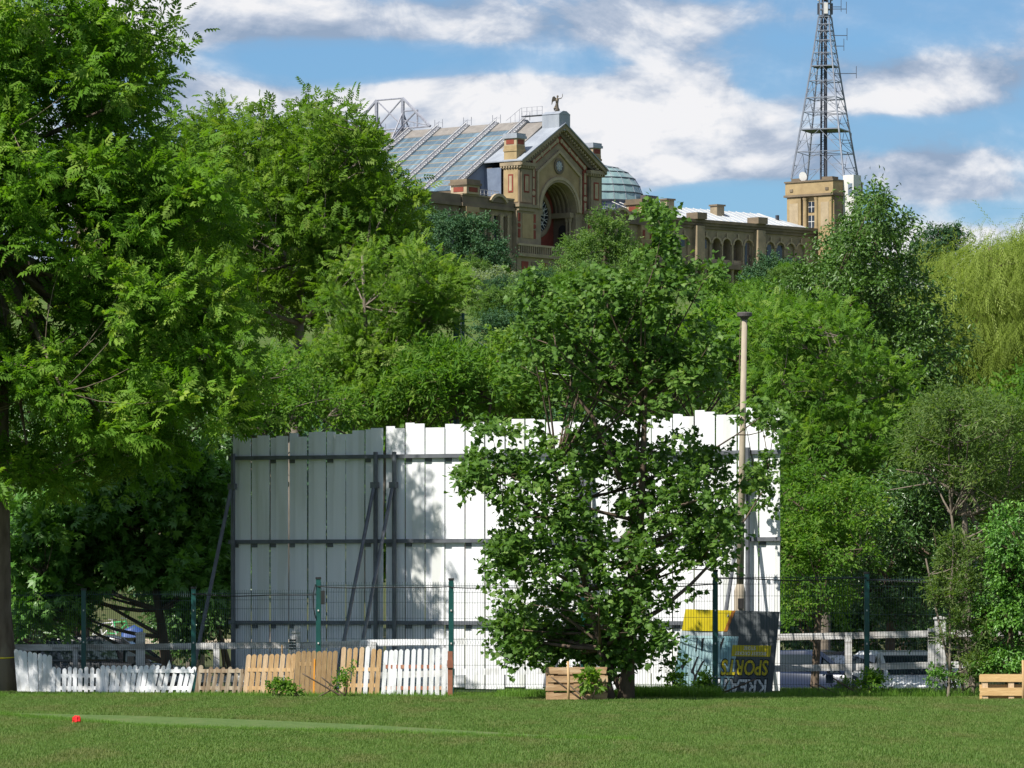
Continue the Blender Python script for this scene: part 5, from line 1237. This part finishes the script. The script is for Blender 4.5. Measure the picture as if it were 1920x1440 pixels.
for bpx, lb, lab, sd in ((40, [(20, 1170, 80, 60), (80, 1200, 50, 50), (110, 1150, 30, 60)], 'dark thicket beyond the road near the ash trunk', 33), (300, [(325, 1160, 26, 40), (345, 1200, 22, 36), (340, 1110, 40, 40)], 'dark thicket beyond the road behind the chestnut trunk', 34), (1540, [(1500, 1190, 60, 60), (1570, 1200, 60, 60), (1540, 1120, 80, 60)], 'dark thicket beyond the blue car', 35), (1740, [(1660, 1190, 60, 70), (1740, 1200, 60, 70), (1820, 1190, 70, 80), (1900, 1180, 70, 90)], 'dark thicket beyond the white car', 36), (440, [(400, 1150, 30, 50), (430, 1100, 50, 50)], 'dark thicket showing beside the left end of the sight screen', 37)):
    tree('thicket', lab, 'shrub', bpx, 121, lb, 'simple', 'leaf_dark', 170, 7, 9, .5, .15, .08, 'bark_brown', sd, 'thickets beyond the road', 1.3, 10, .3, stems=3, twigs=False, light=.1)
# trees in front of the palace
for bpx, Yt, lb, m_, lab, sd in (
    (790, 800, [(795, 425, 48, 38), (760, 440, 50, 45), (830, 440, 45, 40), (780, 490, 70, 45), (730, 470, 50, 50)], 'leaf_blue_green', 'dark blue green tree under the palace flank turret', 40),
    (895, 780, [(890, 440, 42, 36), (910, 480, 48, 40), (860, 480, 50, 45), (925, 510, 32, 28), (850, 430, 36, 36)], 'leaf_blue_green', 'dark rounded tree before the palace flank windows', 41),
    (1130, 790, [(1135, 432, 36, 34), (1115, 470, 55, 36), (1165, 470, 34, 36), (1095, 490, 45, 30), (1180, 500, 40, 36)], 'leaf_hill', 'fresh green tree before the arched palace entrance', 42),
    (1060, 760, [(1050, 530, 75, 36), (1000, 550, 60, 36), (1110, 540, 60, 40), (1150, 560, 60, 40)], 'leaf_hill', 'spreading green tree below the palace balcony', 43),
    (1445, 790, [(1445, 510, 40, 28), (1425, 535, 38, 30), (1475, 530, 32, 32), (1450, 560, 55, 26)], 'leaf_blue_green', 'dark rounded tree before the palace east wing', 44),
    (1765, 600, [(1760, 452, 34, 26), (1790, 450, 26, 26), (1745, 480, 34, 24), (1780, 485, 40, 30), (1720, 500, 30, 20)], 'leaf_blue_green', 'distant dark tree rising behind the willow', 45),
    (900, 640, [(880, 545, 55, 34), (930, 540, 40, 30), (850, 575, 45, 30)], 'leaf_silver', 'silvery grey shrub on the slope below the palace', 47),
    (960, 600, [(960, 580, 55, 36), (1000, 600, 40, 30), (920, 600, 45, 26)], 'leaf_hill', 'rounded grey green shrub on the slope below the balcony', 48),
    (1440, 620, [(1430, 570, 40, 22), (1475, 575, 40, 24), (1400, 590, 40, 24)], 'leaf_silver', 'silvery shrub on the slope below the east wing', 49)):
    tree('hill_tree', lab, 'tree', bpx, Yt, lb, 'simple', m_, 260, 6, 9, 1.35 * Yt / 800, .46 * Yt / 800, .45, 'bark_brown', sd, 'trees on the slope below the palace', None, 10, .3, twigs=False, light=.16, shell=.65)
# a wood of look-alike trees on the slope: three kinds, copied tree by tree
def proto(name, m_, seed, label, group):
    rs = np.random.RandomState(seed)
    LB = [(np.array([rs.uniform(-1.6, 1.6), rs.uniform(-1.6, 1.6), rs.uniform(3.0, 5.2)]), np.array([rs.uniform(1.5, 2.4)] * 2 + [rs.uniform(1.3, 2.0)])) for _ in range(7)]
    pos, M, sz, var, cc = crown_leaves(rs, LB, 260, 6, 8, .75, .26, 'simple', light=.15, shell=.6)
    e = empty(name, (0, 0, 0), 0, label, 'tree', group)
    link('crown', leaf_mesh('crown', 'simple', pos, M, sz, var, m_), e)
    MB().tube([(0, 0, -.3), (.1, 0, 1.5), (.0, .1, 3.2), (.1, 0, 5)], [.25, .2, .15, .05], 7).build('trunk', 'bark_brown', e, True)
    br = MB()
    for q in cc[:16]: br.tube(curve_pts((0.05, .05, 1.8 + rs.uniform(0, 1.2)), q, rs, 4), [.09, .06, .04, .015], 4, False)
    br.build('branches', 'bark_brown', e, True)
    return e
protos = [proto('slope_tree', 'leaf_hill', 61, 'rounded olive green tree in the wood on the slope', 'olive green trees in the wood on the slope'), proto('slope_tree', 'leaf_mid', 62, 'rounded bright green tree in the wood on the slope', 'bright green trees in the wood on the slope'), proto('slope_tree', 'leaf_blue_green', 63, 'rounded dark tree in the wood on the slope', 'dark trees in the wood on the slope')]
def copy_tree(src):
    c = src.copy(); COL.objects.link(c)
    for ch in src.children:
        d = ch.copy(); COL.objects.link(d); d.parent = c
    return c
rg = random.Random(77); used = [False] * 3; NSL = 0
HIDDEN = {6, 8, 9, 11, 12, 14, 15, 18, 19, 20, 23, 24, 26, 28, 30, 31, 32, 33, 35, 36, 39, 40, 41, 43, 44, 45, 46, 47, 48, 51, 54, 56, 57, 58, 59, 60, 61, 62, 63, 64, 65, 66, 67, 68, 69, 70, 71, 75, 78, 79, 80, 81, 82, 83, 84, 86, 87, 88, 90, 94, 99, 101, 102, 103, 104, 105, 107, 108, 109, 110, 112, 113, 122, 123, 124, 125, 126, 127, 128, 129, 131, 133, 134, 135, 136, 137, 138, 139, 141, 143, 144, 145, 152, 153, 154, 155, 156, 157, 158, 162, 163, 164, 165, 166, 167, 172, 173, 174, 179, 180, 181, 182, 183, 184, 185}                   # trees of the wood that nothing shows of
def slope(px, Y, k, sc):
    o = protos[k] if not used[k] else copy_tree(protos[k]); used[k] = True
    kd = ('olive green', 'bright green', 'dark')[k]; zn = 'at the foot of the wooded slope' if Y < 230 else 'halfway up the wooded slope' if Y < 480 else 'high on the wooded slope below the palace'
    tag(o, 'rounded %s tree %s' % (kd, zn), 'tree', '%s trees %s' % (kd, zn)); o.location = (Xof(px, Y), Y, terrain(Y) - .2); o.rotation_euler = (0, 0, rg.uniform(0, 6.28)); o.scale = (sc * rg.uniform(.9, 1.15), sc * rg.uniform(.9, 1.15), sc * rg.uniform(.85, 1.1))
for Y in (165, 205, 250, 300, 350, 410, 470, 540, 620, 700, 750):
    st = 5.6 * FPX / Y * (1.15 if Y < 300 else 1.0)
    px = -150 + rg.uniform(0, st)
    while px < 2080:
        vis = px < 1010 or px > 1180 or Y < 420
        sc = rg.uniform(.8, 1.1) * (1.25 if Y < 260 else 1.0)
        if Y >= 540: sc *= .85
        if Y > 640 and 930 < px < 1420: sc *= .6
        k = rg.choice((0, 0, 1, 1, 2)) if Y < 400 else rg.choice((0, 0, 1, 2))
        jy = rg.uniform(-14, 14)
        if NSL not in HIDDEN and not (Y >= 600 and 1290 < px < 1425): slope(px, Y + jy, k, sc)
        NSL += 1
        px += st * rg.uniform(.75, 1.5)
# ---------------------------------------------------------------- grass and weeds
def inside_poly(x, y, poly):
    r = np.zeros(len(x), bool); n = len(poly); j = n - 1
    for i in range(n):
        xi, yi = poly[i]; xj, yj = poly[j]
        c = ((yi > y) != (yj > y)) & (x < (xj - xi) * (y - yi) / (yj - yi + 1e-12) + xi); r ^= c; j = i
    return r
def tuft(name, m, seed, nb, h, spread, bw=.0045):
    rs = np.random.RandomState(seed); v, f, va = [], [], []
    for k in range(nb):
        a = rs.uniform(0, 6.28); c, s = math.cos(a), math.sin(a); ox, oy = rs.normal(0, spread, 2); hh = h * rs.uniform(.55, 1.25); w = bw * rs.uniform(.8, 1.4); ln = rs.uniform(.15, .75) * hh
        b = len(v)
        for x, l, z in ((-w, 0, -.005), (w, 0, -.005), (w * .7, ln * .35, hh * .6), (-w * .7, ln * .35, hh * .6), (0, ln, hh)): v.append((ox + x * c - l * s, oy + x * s + l * c, z))
        f += [(b, b + 1, b + 2), (b, b + 2, b + 3), (b + 3, b + 2, b + 4)]; va += [min(1, max(0, rs.normal(.45, .2)))] * 5
    me = bpy.data.meshes.new(name); me.from_pydata(v, [], f); a = me.attributes.new('var', 'FLOAT', 'POINT'); a.data.foreach_set('value', va); me.materials.append(MATS[m])
    return me
def scatter(name, label, pts, meshes, scale, m):
    """points carry a random scale and turn; geometry nodes put one tuft on each"""
    me = bpy.data.meshes.new(name); me.vertices.add(len(pts)); me.vertices.foreach_set('co', pts.astype(np.float32).reshape(-1))
    a = me.attributes.new('sc', 'FLOAT', 'POINT'); a.data.foreach_set('value', scale.astype(np.float32)); me.materials.append(MATS[m])
    o = link(name, me); tag(o, label, None, None, 'stuff')
    g = bpy.data.node_groups.new(name, 'GeometryNodeTree'); g.interface.new_socket('Geometry', in_out='INPUT', socket_type='NodeSocketGeometry'); g.interface.new_socket('Geometry', in_out='OUTPUT', socket_type='NodeSocketGeometry')
    gi, go = N(g, 'NodeGroupInput'), N(g, 'NodeGroupOutput'); jn = N(g, 'GeometryNodeJoinGeometry')
    idx = N(g, 'GeometryNodeInputIndex'); at = N(g, 'GeometryNodeInputNamedAttribute', data_type='FLOAT'); at.inputs['Name'].default_value = 'sc'
    for k, tm in enumerate(meshes):
        # the tuft comes in as vertices and faces of its own mesh
        mp = N(g, 'GeometryNodeMeshToPoints'); L(g, gi.outputs[0], mp.inputs['Mesh'])
        md = N(g, 'FunctionNodeCompare', data_type='INT', operation='EQUAL'); mo = N(g, 'ShaderNodeMath', operation='MODULO'); mo.inputs[1].default_value = len(meshes); L(g, idx.outputs[0], mo.inputs[0])
        L(g, mo.outputs[0], md.inputs[2]); md.inputs[3].default_value = k; L(g, md.outputs[0], mp.inputs['Selection'])
        ob = bpy.data.objects.new(tm.name, tm); TUFTS.objects.link(ob)
        oi = N(g, 'GeometryNodeObjectInfo'); oi.inputs[0].default_value = ob; oi.inputs['As Instance'].default_value = True
        ip = N(g, 'GeometryNodeInstanceOnPoints'); L(g, mp.outputs[0], ip.inputs['Points']); L(g, oi.outputs['Geometry'], ip.inputs['Instance'])
        rv = N(g, 'FunctionNodeRandomValue', data_type='FLOAT_VECTOR'); rv.inputs[0].default_value = (-.12, -.12, 0); rv.inputs[1].default_value = (.12, .12, 6.283); L(g, rv.outputs[0], ip.inputs['Rotation'])
        L(g, at.outputs[0], ip.inputs['Scale']); L(g, ip.outputs[0], jn.inputs[0])
    L(g, jn.outputs[0], go.inputs[0]); md = o.modifiers.new('grass', 'NODES'); md.node_group = g
    return o
TUFTS = bpy.data.collections.new('tufts')        # never linked to the scene: sources only
rs = np.random.RandomState(4)
n = 210000
Yg = 44 + (97.5 - 44) * rs.random(n) ** .9
Xg = rs.uniform(-.128, .128, n) * Yg
ok = ~inside_poly(Xg, Yg, STRIP)
Xg, Yg = Xg[ok], Yg[ok]
patch = np.sin(Xg * 1.1 + Yg * .35) * np.sin(Xg * .43 - Yg * .21 + 1) 
sc = rs.uniform(.7, 1.15, len(Xg)) * (1 + .18 * patch) * np.where(rs.random(len(Xg)) < .03, 1.35, 1)
scatter('lawn_grass', 'short mown grass of the playing field', np.stack([Xg, Yg, np.zeros(len(Xg))], 1), [tuft('grass_tuft', 'grass_blade', 70 + k, 10, .038, .035, .0034) for k in range(5)], sc, 'grass_blade')
# longer grass along the fence foot and before the board, shaggy edge of the strip
def band(px0, px1, Y0, Y1, n_, s0, s1):
    px = rs.uniform(px0, px1, n_); Yb = rs.uniform(Y0, Y1, n_); return np.stack([Xof(px, Yb), Yb, np.zeros(n_)], 1), rs.uniform(s0, s1, n_)
bands = [band(-60, 1980, 88.4, 91.5, 3800, .2, .55), band(1185, 1345, 87.6, 90.3, 1700, .6, 1.35), band(1345, 1470, 87.9, 90.2, 700, .3, .65), band(930, 1190, 87.8, 90, 700, .5, 1.1), band(1470, 1840, 88.2, 91.2, 900, .5, 1.1), band(330, 840, 88.6, 90, 300, .3, .8)]
e_ = [(rs.uniform(0, 1, 3000))]
t_ = rs.random(2600) * (len(lo_edge) - 1); i_ = t_.astype(int); f_ = t_ - i_
lo = np.array(lo_edge); ex = lo[i_, 0] * (1 - f_) + lo[i_ + 1, 0] * f_; ey = lo[i_, 1] * (1 - f_) + lo[i_ + 1, 1] * f_ + rs.uniform(.3, 3.5, 2600)
Ye = FPX * EYE / (ey - HZ); bands.append((np.stack([(ex - CX) / FPX * Ye, Ye, np.zeros(2600)], 1), rs.uniform(.25, .5, 2600)))
pt = np.concatenate([b[0] for b in bands]); sc = np.concatenate([b[1] for b in bands])
scatter('long_grass', 'unmown longer grass along the foot of the fence', pt, [tuft('long_tuft', 'grass_tall', 90 + k, 12, .16, .04) for k in range(4)], sc, 'grass_tall')
# leafy weeds
def weed(px, Y, h_px, w_px, label, seed, m='leaf_mid', size=.075, n_=26):
    tree('weed', label, 'plant', px, Y, [(px, HZ + EYE * FPX / Y - h_px * .55, w_px, h_px * .5)], 'simple', m, n_, 4, 5, .12, size, .008, 'bark_brown', seed, 'leafy weeds along the fence', None, 6, .3, stems=2, twigs=False, zbase=0)
weed(523, 88.7, 28, 20, 'leafy weed at the foot of the tan pickets', 101)
weed(650, 88.5, 56, 18, 'tall thin weed before the tan and white pickets', 102, n_=16)
weed(548, 88.6, 18, 14, 'small leafy weed below the dark tan pickets', 112, n_=10)
weed(1265, 89.2, 46, 15, 'leafy weed at the left edge of the advertising board', 103)
weed(1322, 89.1, 42, 17, 'leafy weed before the fence post at the advertising board', 104)
weed(1636, 88.9, 44, 18, 'bramble clump at the foot of the fence post beside the rail fence', 105, n_=40)
weed(1770, 88.8, 60, 26, 'dark leafy weed between the striped post and the shrub', 107, 'leaf_chestnut', n_=30)
weed(1590, 90.0, 26, 16, 'small yellow green weed at the rail fence post', 108, 'leaf_bright', n_=12)
weed(1104, 84.9, 56, 20, 'bright sycamore sprout in front of the brown pallet', 111, 'leaf_bright', .13, 14)
# yellow tape round the ash trunk
q = MB(); c0 = P(-4, 1231, 94.2)
q.tube([(c0.x + .38 * math.cos(a), c0.y + .38 * math.sin(a), c0.z + .03 * math.sin(a)) for a in np.linspace(0, 2 * math.pi, 25)], .012, 5, False)
tag(q.build('yellow_cord', 'yellow_tape'), 'yellow cord tied round the ash trunk', 'cord')
